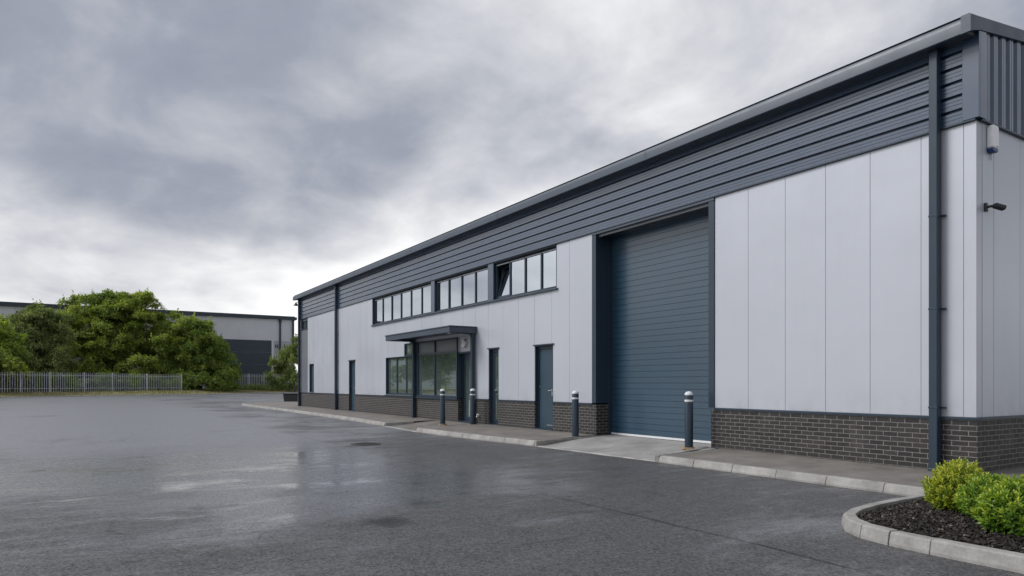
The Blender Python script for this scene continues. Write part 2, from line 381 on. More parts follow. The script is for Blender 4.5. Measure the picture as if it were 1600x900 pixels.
def snoise(scale, det, rough, dist, off):
    mp = N(nt, 'ShaderNodeMapping'); mp.inputs['Location'].default_value = off; L(nt, cb.outputs[0], mp.inputs['Vector'])
    n = N(nt, 'ShaderNodeTexNoise'); n.inputs['Scale'].default_value = scale; n.inputs['Detail'].default_value = det
    n.inputs['Roughness'].default_value = rough; n.inputs['Distortion'].default_value = dist
    L(nt, mp.outputs[0], n.inputs['Vector']); return n.outputs['Fac']
SKY_OFF = (8.8, 8.1, .5)
n1 = snoise(1.25, 8, .50, .2, SKY_OFF); n2 = snoise(3.6, 7, .55, .35, (5, 8, 2))
v = math_(nt, 'ADD', math_(nt, 'MULTIPLY', n1, .68), math_(nt, 'MULTIPLY', n2, .32))
v = math_(nt, 'ADD', math_(nt, 'MULTIPLY', math_(nt, 'SUBTRACT', v, .5), 1.75), .5)
hor = N(nt, 'ShaderNodeMapRange', interpolation_type='SMOOTHSTEP'); hor.inputs[1].default_value = .29; hor.inputs[2].default_value = .09; L(nt, sp.outputs[2], hor.inputs[0])
v = math_(nt, 'ADD', v, math_(nt, 'MULTIPLY', hor.outputs[0], .36))
# brighter cloud deck towards the hidden sun, heavier bank in the west
dt = N(nt, 'ShaderNodeVectorMath', operation='DOT_PRODUCT'); L(nt, D, dt.inputs[0]); dt.inputs[1].default_value = SUN_DIR
sg = N(nt, 'ShaderNodeMapRange', interpolation_type='SMOOTHSTEP'); sg.inputs[1].default_value = .70; sg.inputs[2].default_value = 1.0; L(nt, dt.outputs['Value'], sg.inputs[0])
wb = N(nt, 'ShaderNodeVectorMath', operation='DOT_PRODUCT'); L(nt, D, wb.inputs[0]); wb.inputs[1].default_value = Vector((-.80, .52, .30)).normalized()
eb = N(nt, 'ShaderNodeMapRange', interpolation_type='SMOOTHSTEP'); eb.inputs[1].default_value = .70; eb.inputs[2].default_value = 1.0; L(nt, wb.outputs['Value'], eb.inputs[0])
v = math_(nt, 'SUBTRACT', v, .055)
v = math_(nt, 'ADD', v, math_(nt, 'MULTIPLY', sg.outputs[0], .20))
v = math_(nt, 'ADD', v, math_(nt, 'MULTIPLY', eb.outputs[0], .26))
g2 = N(nt, 'ShaderNodeVectorMath', operation='DOT_PRODUCT'); L(nt, D, g2.inputs[0]); g2.inputs[1].default_value = Vector((-.84, -.52, .13)).normalized()
g2r = N(nt, 'ShaderNodeMapRange', interpolation_type='SMOOTHSTEP'); g2r.inputs[1].default_value = .82; g2r.inputs[2].default_value = .98; L(nt, g2.outputs['Value'], g2r.inputs[0])
v = math_(nt, 'ADD', v, math_(nt, 'MULTIPLY', g2r.outputs[0], .13))
bk = N(nt, 'ShaderNodeVectorMath', operation='DOT_PRODUCT'); L(nt, D, bk.inputs[0]); bk.inputs[1].default_value = Vector((-.93, -.08, .44)).normalized()
bb_ = N(nt, 'ShaderNodeMapRange', interpolation_type='SMOOTHSTEP'); bb_.inputs[1].default_value = .78; bb_.inputs[2].default_value = 1.0; L(nt, bk.outputs['Value'], bb_.inputs[0])
v = math_(nt, 'SUBTRACT', v, math_(nt, 'MULTIPLY', bb_.outputs[0], .21))
cc = ramp(nt, v, [(.16, (.19, .208, .262)), (.36, (.272, .290, .345)), (.48, (.375, .390, .432)), (.60, (.505, .515, .547)), (.72, (.655, .659, .672)), (.84, (.79, .79, .793)), (1, (.90, .90, .90))])
thin = ramp(nt, n2, [(.35, .93), (.7, .99)])
skyc = mixc(nt, 1.0, sky.outputs[0], (.10, .10, .10), 'MULTIPLY')
fin = mixc(nt, thin, skyc, cc)
fin = mixc(nt, math_(nt, 'MULTIPLY', sg.outputs[0], .35), fin, (1.35, 1.42, 1.55))
L(nt, fin, bg.inputs['Color']); bg.inputs['Strength'].default_value = 1.0
w.cycles.sampling_method = 'MANUAL'; w.cycles.sample_map_resolution = 512
ld = bpy.data.lights.new('sun', 'SUN'); ld.energy = 1.5; ld.angle = R(25); ld.color = (1, .99, .98)
lo = bpy.data.objects.new('sun', ld); C.objects.link(lo); lo.location = (0, -30, 40)
lo.rotation_euler = (-SUN_DIR).to_track_quat('-Z', 'Y').to_euler()
scene.view_settings.view_transform = 'Standard'; scene.view_settings.look = 'None'
scene.view_settings.exposure = 0.38; scene.view_settings.gamma = 1
scene.cycles.use_denoising = True
scene.cycles.max_bounces = 8; scene.cycles.transparent_max_bounces = 12
scene.cycles.sample_clamp_indirect = 4

# ------------------------------------------------------------------ ground
RZ = -.12                                                 # tarmac level, pavement is 0
g = MB(); g.quad((-1600,-1600,-.30),(1600,-1600,-.30),(1600,1600,-.30),(-1600,1600,-.30))
tag(g.build('ground', 'field'), kind='structure')
g = MB(); NX, NY = 90, 70
xs = np.linspace(-135, 60, NX); ys = np.linspace(-95, 60, NY)
for x in xs:
    for y in ys: g.v.append((x, y, RZ))
for i in range(NX-1):
    for j in range(NY-1): g.f.append((i*NY+j, (i+1)*NY+j, (i+1)*NY+j+1, i*NY+j+1))
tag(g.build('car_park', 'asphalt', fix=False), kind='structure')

# kerb building: stones along a polyline, the outer (road) side on the given side
def resample(pts, step):
    out = [Vector(pts[0])]; acc = 0
    for a, b in zip(pts, pts[1:]):
        a = Vector(a); b = Vector(b); d = (b-a).length; n = max(1, round(d/step))
        for k in range(1, n+1): out.append(a.lerp(b, k/n))
    return out
def kerb(pts, step=.62, width=.125, side=1, name='kerb', z1fun=None, batter=.03):
    """pts: (x,y,ztop) along the ROAD edge; stone body lies on `side` (left=+1) of the direction"""
    p = resample(pts, step); mb = MB(); n = len(p)
    nor = []
    for k in range(n):
        d = (p[min(k+1, n-1)]-p[max(k-1, 0)]); d.z = 0; d.normalize()
        nor.append(Vector((-d.y, d.x, 0))*side)
    for k in range(n-1):
        a, b = p[k], p[k+1]; t = (b-a).normalized()*.0035
        a = a+t; b = b-t; i = len(mb.v)
        jit = random.uniform(-.004, .004); jz = random.uniform(-.003, .003)
        for q, m in ((a, nor[k]), (b, nor[k+1])):
            zt = q.z+jz
            for off, z in ((0, RZ-.10), (0, RZ+.2*(zt-RZ)), (batter, zt-.012), (batter+.014, zt), (width, zt), (width, RZ-.10)):
                r = q+m*(off+jit); mb.v.append((r.x, r.y, z))
        for q in range(6):
            j = (q+1) % 6; mb.f.append((i+q, i+j, i+6+j, i+6+q))
        mb.f.append(tuple(i+q for q in reversed(range(6)))); mb.f.append(tuple(i+6+q for q in range(6)))
    # mortar core so joints are not see-through
    for k in range(n-1):
        a, b = p[k], p[k+1]; i = len(mb.v)
        for q, m in ((a, nor[k]), (b, nor[k+1])):
            for off, z in ((batter+.012, RZ-.1), (batter+.02, q.z-.012), (width-.012, q.z-.012), (width-.012, RZ-.1)):
                r = q+m*off; mb.v.append((r.x, r.y, z))
        for q in range(4):
            j = (q+1) % 4; mb.f.append((i+q, i+j, i+4+j, i+4+q))
    o = mb.build(name, 'kerb', bevel=.004, seg=1); tag(o, kind='structure'); return o

# facade pavement: right of the apron, middle stretch, dropped crossing, left stretch
def pave(name, edge, back_y, back_z, mat='pavement'):
    """edge: list of (x, y, z) road-side points; rows run back to y=back_y"""
    mb = MB(); rows = 5
    for (x, y, z) in edge:
        for r in range(rows+1):
            t = r/rows; mb.v.append((x, y+(back_y-y)*t, z+(back_z-z)*t))
    n = rows+1
    for k in range(len(edge)-1):
        for r in range(rows): mb.f.append((k*n+r, (k+1)*n+r, (k+1)*n+r+1, k*n+r+1))
    o = mb.build(name, mat, fix=False); tag(o, kind='structure'); return o
BZ = .035
KW = .12
mid = [(-8.0, -1.80), (-9.6, -1.98), (-11.5, -2.10), (-13.45, -2.17)]
left = [(-16.45, -1.95), (-20, -1.75), (-25, -1.66), (-33, -1.66), (-40.5, -1.72), (-42.0, -1.55), (-43.2, -.9), (-44.4, .3), (-46.0, 2.3), (-48, 4.8)]
kerb([(6, -1.68, 0), (-4.28, -1.68, 0)], .78, side=-1)
kerb([(-4.28, -1.66, .0), (-4.46, -.9, .012), (-4.62, -.02, .05)], .5, width=.09, side=1, name='kerb_return', batter=.008)
kerb([(x, y, 0) for x, y in mid], .62, side=-1)
kerb([(-8.0, -1.80, 0), (-8.1, -.7, .012), (-8.12, -.04, .05)], .5, width=.09, side=-1, name='kerb_return', batter=.008)
kerb([(x, y, 0) for x, y in left], .75, side=-1)
kerb([(-4.3, -1.66, RZ+.02), (-8.0, -1.79, RZ+.02)], .9, width=.11, side=-1, name='edging', batter=.01)
kerb([(-13.47, -2.17, RZ+.02), (-16.43, -1.95, RZ+.02)], .9, width=.11, side=-1, name='edging', batter=.01)
kerb([(-13.5, -2.05, 0), (-13.62, -1.1, .018)], .5, width=.09, side=1, name='kerb_return', batter=.008)
kerb([(-16.43, -1.93, 0), (-16.3, -1.0, .018)], .5, width=.09, side=-1, name='kerb_return', batter=.008)
pave('pavement', [(6, -1.68+KW, -.008), (0, -1.68+KW, -.008), (-4.36, -1.68+KW, -.008)], .0, BZ)
g = MB(); g.quad((0, 0, BZ), (6, 0, BZ), (6, 24, BZ), (0, 24, BZ)); tag(g.build('side_pavement', 'pavement', fix=False), kind='structure')
pave('pavement', [(-8.06, -1.80+KW, -.008)]+[(x, y+KW, -.008) for x, y in mid[1:]], .02, BZ+.02)
pave('crossing', [(-13.5, -2.17+.10, RZ+.012), (-14.6, -2.09+.10, RZ+.012), (-16.43, -1.95+.10, RZ+.012)], .02, BZ)
pave('pavement', [(-16.4, -1.95+KW, -.008)]+[(x, y+KW, -.008) for x, y in left[1:5]], .02, BZ)
g = MB(); g.quad((-40.5, -1.6, -.008), (-41.9, -1.43, -.008), (-43.1, -.8, -.008), (-44.3, .4, -.006), (-45.9, 2.4, -.004), (-47.9, 4.9, 0), (-46, 24, 0), (-34, 24, .02), (-34.2, .02, BZ), (-40.5, .02, BZ-.004))
tag(g.build('pavement', 'pavement', fix=False), kind='structure')
g = MB()
for x0, x1 in ((-8.06, -6.31), (-6.30, -4.44)):
    n = 6
    for k in range(n):
        ya, yb = -1.56+(.56+1.56)*k/n, -1.56+(.56+1.56)*(k+1)/n
        za, zb = RZ+.016+(.15)*min(1, k/n*1.25), RZ+.016+(.15)*min(1, (k+1)/n*1.25)
        # (edges follow the kerb returns)
        g.quad((x0, ya, za), (x1, ya, za), (x1, yb, zb), (x0, yb, zb))
g.quad((-8.05, -1.72, RZ+.014), (-4.35, -1.58, RZ+.014), (-4.44, -1.54, RZ+.017), (-8.06, -1.54, RZ+.017))
g.quad((-4.44, -1.56, RZ+.015), (-4.33, -1.56, RZ+.015), (-4.6, .1, .03), (-4.7, .1, .03))
tag(g.build('concrete_apron', 'apron', fix=False), kind='structure')

# far kerb and verge
fk = [(-30, -95), (-56, -56), (-80.2, -17.2), (-85.6, -9.0), (-90.4, .4), (-98.4, 9.1), (-105.8, 17.7), (-124, 40), (-140, 62)]
kerb([(x, y, -.02) for x, y in fk], 2.4, width=.15, side=1, name='far_kerb', batter=.03)
g = MB(); rows = [(.14, -.03), (2.2, .10), (5.0, .38), (9, .45), (60, .5), (400, .5), (1300, .5)]
fkr = resample([(x, y, 0) for x, y in fk], 4)
for k, p in enumerate(fkr):
    d = (fkr[min(k+1, len(fkr)-1)]-fkr[max(k-1, 0)]).normalized(); nn = Vector((-d.y, d.x, 0)); 
    far = Vector((-1, .25, 0)).normalized()
    for off, z in rows:
        q = p+(nn if off < 30 else nn.lerp(far, .7).normalized())*off; g.v.append((q.x, q.y, z))
n = len(rows)
for k in range(len(fkr)-1):
    for r in range(n-1): g.f.append((k*n+r, (k+1)*n+r, (k+1)*n+r+1, k*n+r+1))
tag(g.build('verge', 'soil', fix=False), kind='structure')

# ------------------------------------------------------------------ main building
B = empty('industrial_building', (-17, 0, 0), 'long silver and anthracite industrial unit with navy roller door and dark brick base', 'building')
XL, XR, DEP = -34.2, 0.0, 20.0
ZB, ZP, ZC, ZE = .0, .80, 4.80, 5.92
WIN_GROUPS = [(-22.68, -17.01, 6), (-16.75, -13.09, 4), (-12.79, -9.63, 4)]
ZW0, ZW1 = 3.70, 4.80
ROLL = (-8.19, -4.50)
D1 = (-25.62, -24.81); D2 = (-13.05, -12.50); D3 = (-10.61, -9.79); DE = (-15.0, -13.98)
LOWWIN = (-21.19, -18.40); BAY = (-18.24, -15.01); NAR = (-32.0, -31.2)
opens = [(a, b, ZW0, ZW1+.1) for a, b, _ in WIN_GROUPS]
opens += [(ROLL[0], ROLL[1], -1, 5), (D1[0], D1[1], -1, 2.30), (D2[0], D2[1], -1, 2.29), (D3[0], D3[1], -1, 2.27), (DE[0], DE[1], -1, 2.76),
          (LOWWIN[0], LOWWIN[1], .84, 2.29), (-19.34, LOWWIN[1], 2.28, 2.76), (LOWWIN[1], BAY[0], .84, 2.76), (BAY[0], BAY[1], .78, 2.76), (NAR[0], NAR[1], .82, 2.31),
          (-33.62, -32.36, 4.23, 5)]
def subtract(x0, x1, z0, z1):
    xs = sorted({x0, x1} | {c for a, b, c0, c1 in opens for c in (a, b) if x0 < c < x1})
    out = []
    for a, b in zip(xs, xs[1:]):
        m = (a+b)/2
        cuts = sorted((max(z0, c0), min(z1, c1)) for p, q, c0, c1 in opens if p < m < q and c1 > z0 and c0 < z1)
        z = z0
        for c0, c1 in cuts:
            if c0 > z+.001: out.append((a, b, z, c0))
            z = max(z, c1)
        if z < z1-.001: out.append((a, b, z, z1))
    return out
TH = .16
joints = [XL]+[-14.66-.79*k for k in range(24, 0, -1)]+[-14.66, -13.87, -13.09, -12.25, -11.43, -10.64, -9.85, -9.09, -8.19, -4.5, -3.73, -2.96, -2.21, -1.47, -.72, -.16, 0]
joints = [j for j in joints if j >= XL]
WP = [MB(), MB()]
for a, b in zip(joints, joints[1:]):
    dy = random.uniform(-.0012, .0012)
    k2 = 0 if b < -6 else 1
    for (x0, x1, z0, z1) in subtract(a+.004, b-.004, ZP, ZC): WP[k2].box(x0, x1, dy, TH, z0, z1)
for j in joints[1:-1]:
    for (x0, x1, z0, z1) in subtract(j-.004, j+.004, ZP, ZC):
        k2 = 0 if j < -6 else 1; WP[k2].box(x0, x1, .008, TH-.01, z0, z1)
for q in WP: q.build('wall_panel', 'panel', B)
gp = MB(); jy = [TH, .49]+[1.30+.81*k for k in range(24)]; jy = [y for y in jy if y < DEP]+[DEP]
for a, b in zip(jy, jy[1:]):
    gp.box(-TH, random.uniform(-.0012, .0012), a+.005, b-.005, ZP, ZC); gp.box(-TH, -.014, b-.006, b+.006, ZP, ZC-.002)
gp.build('gable_panel', 'panel_side', B)
# left and rear walls
bw = MB(); bw.box(XL, XL+TH, TH+.002, DEP, 0, ZC+1.2); bw.box(XL+TH+.002, -TH-.002, DEP-TH, DEP, 0, ZC+1.2); bw.build('rear_wall', 'panel_side', B)
# shade on the far left corner, painted as a thin dark panel
ci = MB(); ci.box(-33.62, -32.36, -.006, .0-.002, ZP, 4.21); ci.build('shaded_corner_panel', 'corner_shade', B)
# brick plinth
segs_ = sorted(subtract(XL, XR, ZB-.3, ZP-.04)); runs = []
for q in segs_:
    if runs and abs(runs[-1][-1][1]-q[0]) < .002: runs[-1].append(q)
    else: runs.append([q])
for run in runs:
    bp = MB()
    for (x0, x1, z0, z1) in run: bp.box(x0, x1, -.012, TH, z0, z1)
    a_, b_ = run[0][0], run[-1][1]
    if abs(b_) < .01:
        bp.box(-TH, .012, TH+.001, DEP, ZB-.3, ZP-.04); bp.box(0.0005, .012, -.012, TH, ZB-.3, ZP-.04)
    if abs(b_-ROLL[0]) < .01:
        bp.box(ROLL[0]-.4, ROLL[0]+.15, .1605, .36, ZB-.3, ZP-.04); bp.box(ROLL[0]+.001, ROLL[0]+.15, -.012, .16, ZB-.3, ZP-.04)
    if abs(a_-ROLL[1]) < .01:
        bp.box(ROLL[1]-.08, ROLL[1]+.4, .1605, .36, ZB-.3, ZP-.04); bp.box(ROLL[1]-.08, ROLL[1]-.001, -.012, .16, ZB-.3, ZP-.04)
    bp.build('brick_plinth', 'brick', B)
    pf = MB()
    for (x0, x1, z0, z1) in subtract(a_, b_+(.03 if abs(b_) < .01 else 0), ZP-.04, ZP-.001): pf.box(x0, x1, -.034, .05, z0, z1-.002)
    if abs(b_) < .01: pf.box(.0-.04, .034, .051, DEP, ZP-.04, ZP-.003)
    pf.build('plinth_flashing', 'navy', B, bevel=.004, seg=1)
# upper cladding: horizontal ribbed sheet
prof = [(.06, 4.832)]; z = 4.832; pitch = .197
pts = []
while z < 6.02:
    pts += [(-.030, z), (-.030, z+.048), (-.026, z+.052), (-.026, z+.056), (-.030, z+.060), (-.030, z+.100), (-.026, z+.104), (-.026, z+.108), (-.030, z+.112),
            (-.030, z+.150), (.030, z+.158), (.030, z+.188), (-.030, z+.1965)]
    z += pitch
ztop = pts[-1][1]
uc = MB(); uc.extrude([(.06, 4.832)]+pts+[(.06, ztop+.001)], XL+.02, -.15, 'x')
df = MB(); df.box(XL+.01, XR-.0, -.042, .062, ZC+.002, ZC+.030); df.box(-.06, .046, .064, DEP, ZC+.002, ZC+.030); df.build('drip_flashing', 'navy', B, bevel=.004, seg=1)
uf = uc     # screw heads along the lower flats
for k in range(170):
    x = XL+.4+k*.2
    if x < -.2: uf.box(x-.006, x+.006, -.035, -.028, 4.848, 4.860)
for k in range(57):
    x = XL+.3+k*.6
    for q in range(1, 6):
        if x < -.2: uf.box(x-.006, x+.006, -.034, -.028, 4.832+q*pitch+.02, 4.832+q*pitch+.032)
uc.build('upper_cladding', 'clad', B)
# corner trims (upper)
ct = MB(); ct.box(-.16, .05, -.045, -.001, ZC+.031, 5.99); ct.box(.0005, .05, -.001, .16, ZC+.031, 6.02)
ct.build('corner_trim', 'clad', B, bevel=.004, seg=1)
# gable vertical ribbed sheet under the verge
slope = .134
def zr(y): return 6.13+slope*(min(y, DEP-y)+.3)
gc = MB(); y = .165
while y < DEP-.1:
    a = [(.006, y), (.032, y+.025), (.032, y+.068), (.026, y+.073), (.026, y+.079), (.032, y+.084), (.032, y+.125), (.006, y+.150), (.006, y+.235)]
    for (xa, ya), (xb, yb) in zip(a, a[1:]):
        gc.quad((xa, ya, ZC+.03), (xb, yb, ZC+.03), (xb, yb, zr(yb)-.03), (xa, ya, zr(ya)-.03))
    y += .235
gc.build('gable_cladding', 'clad', B, fix=False)
# gable inner leaf and roof
rf = MB()
for sgn in (0, 1):
    ya, yb = (-.26, DEP/2) if not sgn else (DEP+.3, DEP/2)
    za, zb = (6.155, zr(DEP/2)+.02); 
    rf.quad((XL-.1, ya, za), (.03, ya, za), (.03, yb, zb), (XL-.1, yb, zb))
    rf.quad((XL-.1, ya, za-.08), (.03, ya, za-.08), (.03, yb, zb-.08), (XL-.1, yb, zb-.08))
for x in (-.02, XL+.02): rf.quad((x, 0, 4.7), (x, DEP, 4.7), (x, DEP, zr(DEP)-.1), (x, DEP/2, zr(DEP/2)-.06), (x, 0, zr(0)-.1))
rf.quad((XL, .07, 4.7), (XR-.02, .07, 4.7), (XR-.02, .07, 6.15), (XL, .07, 6.15))
rf.build('roof', 'roof', B, fix=False)
# eaves gutter
gt = MB(); gt.extrude([(.02, 5.94), (-.288, 5.90), (-.30, 5.912), (-.30, 6.04), (-.294, 6.085), (-.275, 6.118), (-.245, 6.135), (-.215, 6.137), (.02, 6.17)], XL-.08, .0, 'x')
gt.build('gutter', 'gutter', B, smooth=True, ang=30)
for x in (-30.1, -24.1, -18.1, -12.1, -6.1):
    gj = MB(); gj.extrude([(-.27, 5.897), (-.303, 5.908), (-.303, 6.04), (-.297, 6.087), (-.278, 6.121), (-.246, 6.138), (-.246, 6.1), (-.27, 6.0)], x-.04, x+.04, 'x'); gj.build('gutter_joint', 'gutter', B)
# verge trim along the gable with a mitred end
vt = MB(); segs = [(-.30, 0), (DEP/2, 1)]
def vp(y, zt, zbm):
    return [(-.06, y, zt+.012), (.045, y, zt+.012), (.062, y, zt-.006), (.062, y, zbm), (-.06, y, zbm)]
ring = [vp(-.302, 6.132, 5.905), vp(-.04, zr(-.04), 5.985), vp(1.42, zr(1.42), 6.195), vp(DEP/2, zr(DEP/2), zr(DEP/2)-.19), vp(DEP+.3, 6.13, 5.94)]
i0 = len(vt.v)
for r_ in ring: vt.v += r_
for k in range(len(ring)-1):
    for q in range(5):
        j = (q+1) % 5; vt.f.append((k*5+q, k*5+j, (k+1)*5+j, (k+1)*5+q))
vt.f.append((0, 1, 2, 3, 4)); vt.f.append(tuple(20+q for q in range(5)))
vt.build('verge_trim', 'gutter', B)
# downpipes: square section with brackets
def downpipe(x0, x1, label=None):
    p = MB(); p.box(x0, x1, -.15, -.03, .02, 5.915)
    o = p.build('downpipe', 'navy', B, bevel=.010, seg=2)
    for zz in (3.6, 2.3, .92):
        b = MB(); b.box(x0-.004, x1+.004, -.154, -.024, zz-.015, zz+.015); b.box(x1+.006, x1+.055, -.05, -.006, zz-.012, zz+.012)
        b.build('bracket', 'navy', o, bevel=.004, seg=1)
    s = MB(); s.box(x0-.006, x1+.006, -.156, -.026, .0, .07); s.build('pipe_shoe', 'navy', o, bevel=.006)
    return o
downpipe(-.545, -.430); downpipe(-27.30, -27.18); downpipe(-33.79, -33.66)

# windows ----------------------------------------------------------
def window(x0, x1, z0, z1, nx, rec=.07, st=.045, mull=.055, sill=True, glass='glass', open_ix=None, transom=None, lining=True, wide_sill=.06, ext=(.05, .05)):
    f = MB()
    if lining:   # dark reveal lining
        f.box(x0, x0+.02, -.008, rec+.07, z0, z1); f.box(x1-.02, x1, -.008, rec+.07, z0, z1)
        f.box(x0+.02, x1-.02, -.008, rec+.07, z1-.02, z1); f.box(x0+.02, x1-.02, -.008, rec+.07, z0, z0+.02)
    a, b, c, d = x0+.02, x1-.02, z0+.02, z1-.02; y0, y1 = rec, rec+.06
    f.box(a, a+st, y0, y1, c, d); f.box(b-st, b, y0, y1, c, d); f.box(a+st, b-st, y0, y1, c, c+st); f.box(a+st, b-st, y0, y1, d-st, d)
    w_ = (b-a)/nx
    for k in range(1, nx): f.box(a+k*w_-mull/2, a+k*w_+mull/2, y0-.004, y1-.004, c+st-.003, d-st+.003)
    if transom: f.box(a+st, b-st, y0+.002, y1-.002, transom-.03, transom+.03)
    o = f.build('window', 'navy', B, bevel=.004, seg=1)
    for k in range(nx):
        p0 = a+k*w_+(st if k == 0 else mull/2); p1 = a+(k+1)*w_-(st if k == nx-1 else mull/2)
        if k == open_ix:
            # bottom-hung sash tilted inwards
            s = MB(); hh = d-c-2*st; t = .045
            s.box(p0, p0+t, 0, .05, 0, hh); s.box(p1-t, p1, 0, .05, 0, hh); s.box(p0+t, p1-t, 0, .05, 0, t); s.box(p0+t, p1-t, 0, .05, hh-t, hh)
            sa = s.build('sash', 'navy', o, bevel=.003, seg=1)
            pm = MB(); pm.quad((p0+t, .02, t), (p1-t, .02, t), (p1-t, .02, hh-t), (p0+t, .02, hh-t)); pa = pm.build('pane', glass, o, fix=False)
            for q in (sa, pa):
                q.matrix_basis = Matrix.Translation((0, y0+.02, c+st)) @ Matrix.Rotation(R(-11), 4, 'X')
            continue
        pm = MB(); e = random.uniform(-.004, .004)
        pm.quad((p0-.004, y0+.03+e, c+st-.004), (p1+.004, y0+.03-e, c+st-.004), (p1+.004, y0+.03-e, d-st+.004), (p0-.004, y0+.03+e, d-st+.004)); pm.build('pane', glass, o, fix=False)
        # glazing beads, slim
    if sill:
        s = MB(); s.extrude([(-wide_sill, z0-.055), (-wide_sill, z0-.02), (.05, z0-.002), (.05, z0-.055)], x0-ext[0], x1+ext[1], 'x'); s.build('sill', 'navy', o, bevel=.003, seg=1)
    return o
for k, (a, b, n) in enumerate(WIN_GROUPS):
    window(a, b, ZW0, ZW1-.004, n, open_ix=0 if k == 2 else None, ext=[(.06, .129), (.129, .149), (.149, .06)][k])
for xa, xb in ((-17.01, -16.75), (-13.09, -12.79)): MB().box(xa+.001, xb-.001, -.012, .1, ZW0, ZW1-.002).build('window_pier', 'clad', B, bevel=.004)
window(LOWWIN[0], LOWWIN[1], .84, 2.29, 3, glass='glass_low')
window(NAR[0], NAR[1], .82, 2.31, 1, glass='glass_low')
window(-33.60, -32.38, 4.24, ZC-.004, 2, rec=.09, glass='glass_low', wide_sill=.03)
window(-19.34, LOWWIN[1], 2.295, 2.755, 1, rec=.03, glass='glass_low', sill=False)
# entrance bay: big glazed screen
f = MB(); x0, x1 = LOWWIN[1]+.001, BAY[1]
f.box(x0, x0+.24, -.02, .16, .84, 2.755); f.box(x1-.07, x1, -.05, .16, .80, 2.755); f.box(x0+.241, x1-.071, -.03, .14, .80, .87)
f.box(x0+.241, x1-.071, -.02, .12, 2.26, 2.33); f.box(x0+.241, x1-.071, -.02, .12, 2.70, 2.755); f.box(-16.76, -16.70, -.024, .116, .871, 2.699)
f.box(x0+.241, x0+.30, -.02, .12, .871, 2.699)
o = f.build('window', 'navy', B, bevel=.004, seg=1)
for a, b in ((x0+.30, -16.76), (-16.70, x1-.07)):
    p = MB(); e = random.uniform(-.003, .003); p.quad((a, .03+e, .865), (b, .03-e, .865), (b, .03-e, 2.262), (a, .03+e, 2.262)); p.build('pane', 'glass_low', o, fix=False)
    p = MB(); p.box(a-.001, b+.001, .03, .05, 2.328, 2.702); p.build('spandrel', 'spandrel', o)
s = MB(); s.extrude([(-.075, .745), (-.075, .79), (.04, .799), (.04, .745)], x0-.04, x1+.03, 'x'); s.build('sill', 'navy', o, bevel=.003)

# hinged doors -------------------------------------------------------
def door(x0, x1, z0, z1, rec=.10, glazed=False, head=True, rail=None, hs=1, hinge=True):
    fr = MB(); fr.box(x0, x0+.02, -.008, rec+.06, ZP-.0, z1); fr.box(x1-.02, x1, -.008, rec+.06, ZP-.0, z1); fr.box(x0+.02, x1-.02, -.008, rec+.06, z1-.02, z1)
    fr.box(x0+.001, x0+.06, rec-.02, rec+.08, z0, z1-.02); fr.box(x1-.06, x1-.001, rec-.02, rec+.08, z0, z1-.02); fr.box(x0+.06, x1-.06, rec-.02, rec+.08, z1-.09, z1-.02)
    if head: fr.box(x0-.05, x1+.05, -.045, .03, z1+.001, z1+.032)
    a, b = x0+.062, x1-.062
    if not glazed:
        d = MB(); d.box(a, b, rec, rec+.05, z0+.03, z1-.093); o = d.build('door', 'doorp', B, bevel=.004)
    else:
        d = MB(); st = .085
        d.box(a, a+st, rec, rec+.05, z0+.03, z1-.093); d.box(b-st, b, rec, rec+.05, z0+.03, z1-.093)
        d.box(a+st, b-st, rec, rec+.05, z0+.03, z0+.16); d.box(a+st, b-st, rec, rec+.05, z1-.19, z1-.093)
        if rail: d.box(a+st, b-st, rec, rec+.05, rail-.04, rail+.04)
        o = d.build('door', 'navy', B, bevel=.004)
        zs = [z0+.16]+([rail-.04, rail+.04] if rail else [])+[z1-.19]
        for za, zb in zip(zs[::2], zs[1::2]):
            p = MB(); p.quad((a+st-.003, rec+.025, za-.003), (b-st+.003, rec+.028, za-.003), (b-st+.003, rec+.028, zb+.003), (a+st-.003, rec+.025, zb+.003)); p.build('pane', 'glass_low', o, fix=False)
    fr.build('frame', 'navy', o, bevel=.003, seg=1)
    t = MB(); t.box(x0+.0, x1-.0, -.03, rec+.08, z0-.02, z0+.026); t.build('threshold', 'navy' , o, bevel=.004)
    hx = b-.10 if hs > 0 else a+.10; hm = z0+1.02
    h = MB(); h.box(hx-.025, hx+.025, rec-.010, rec-.0005, hm-.13, hm+.03); h.tube([(hx, rec-.01, hm), (hx, rec-.055, hm), (hx-hs*.12, rec-.055, hm)], .010, 8)
    h.build('handle', 'steel', o, smooth=True)
    if not glazed and hinge:
        MB().box(b-.02, b+.012, rec-.014, rec-.001, hm+.0, hm+.07).build('strike_plate', 'steel', o)
        MB().box(a+.02, a+.05, rec-.014, rec-.001, hm+.08, hm+.12).build('lock_cylinder', 'steel', o)
        MB().box(a+.35, b-.10, rec-.008, rec-.001, z0+.11, z0+.125).build('kick_strip', 'steel', o)
    return o
door(D1[0], D1[1], .045, 2.29)
door(D3[0], D3[1], .06, 2.26)
door(D2[0], D2[1], .05, 2.28, glazed=True, rail=1.04)
# entrance door with light grey panel over it
door(DE[0], DE[1], .05, 2.24, rec=.16, glazed=True, head=False)
oh = MB(); oh.box(DE[0]+.001, DE[1]-.001, .05, .10, 2.275, 2.755); oh.build('door_overpanel', 'panel', B)
oh = MB(); oh.box(DE[0]+.001, DE[1]-.001, -.01, .12, 2.241, 2.274); oh.build('door_head', 'navy', B)
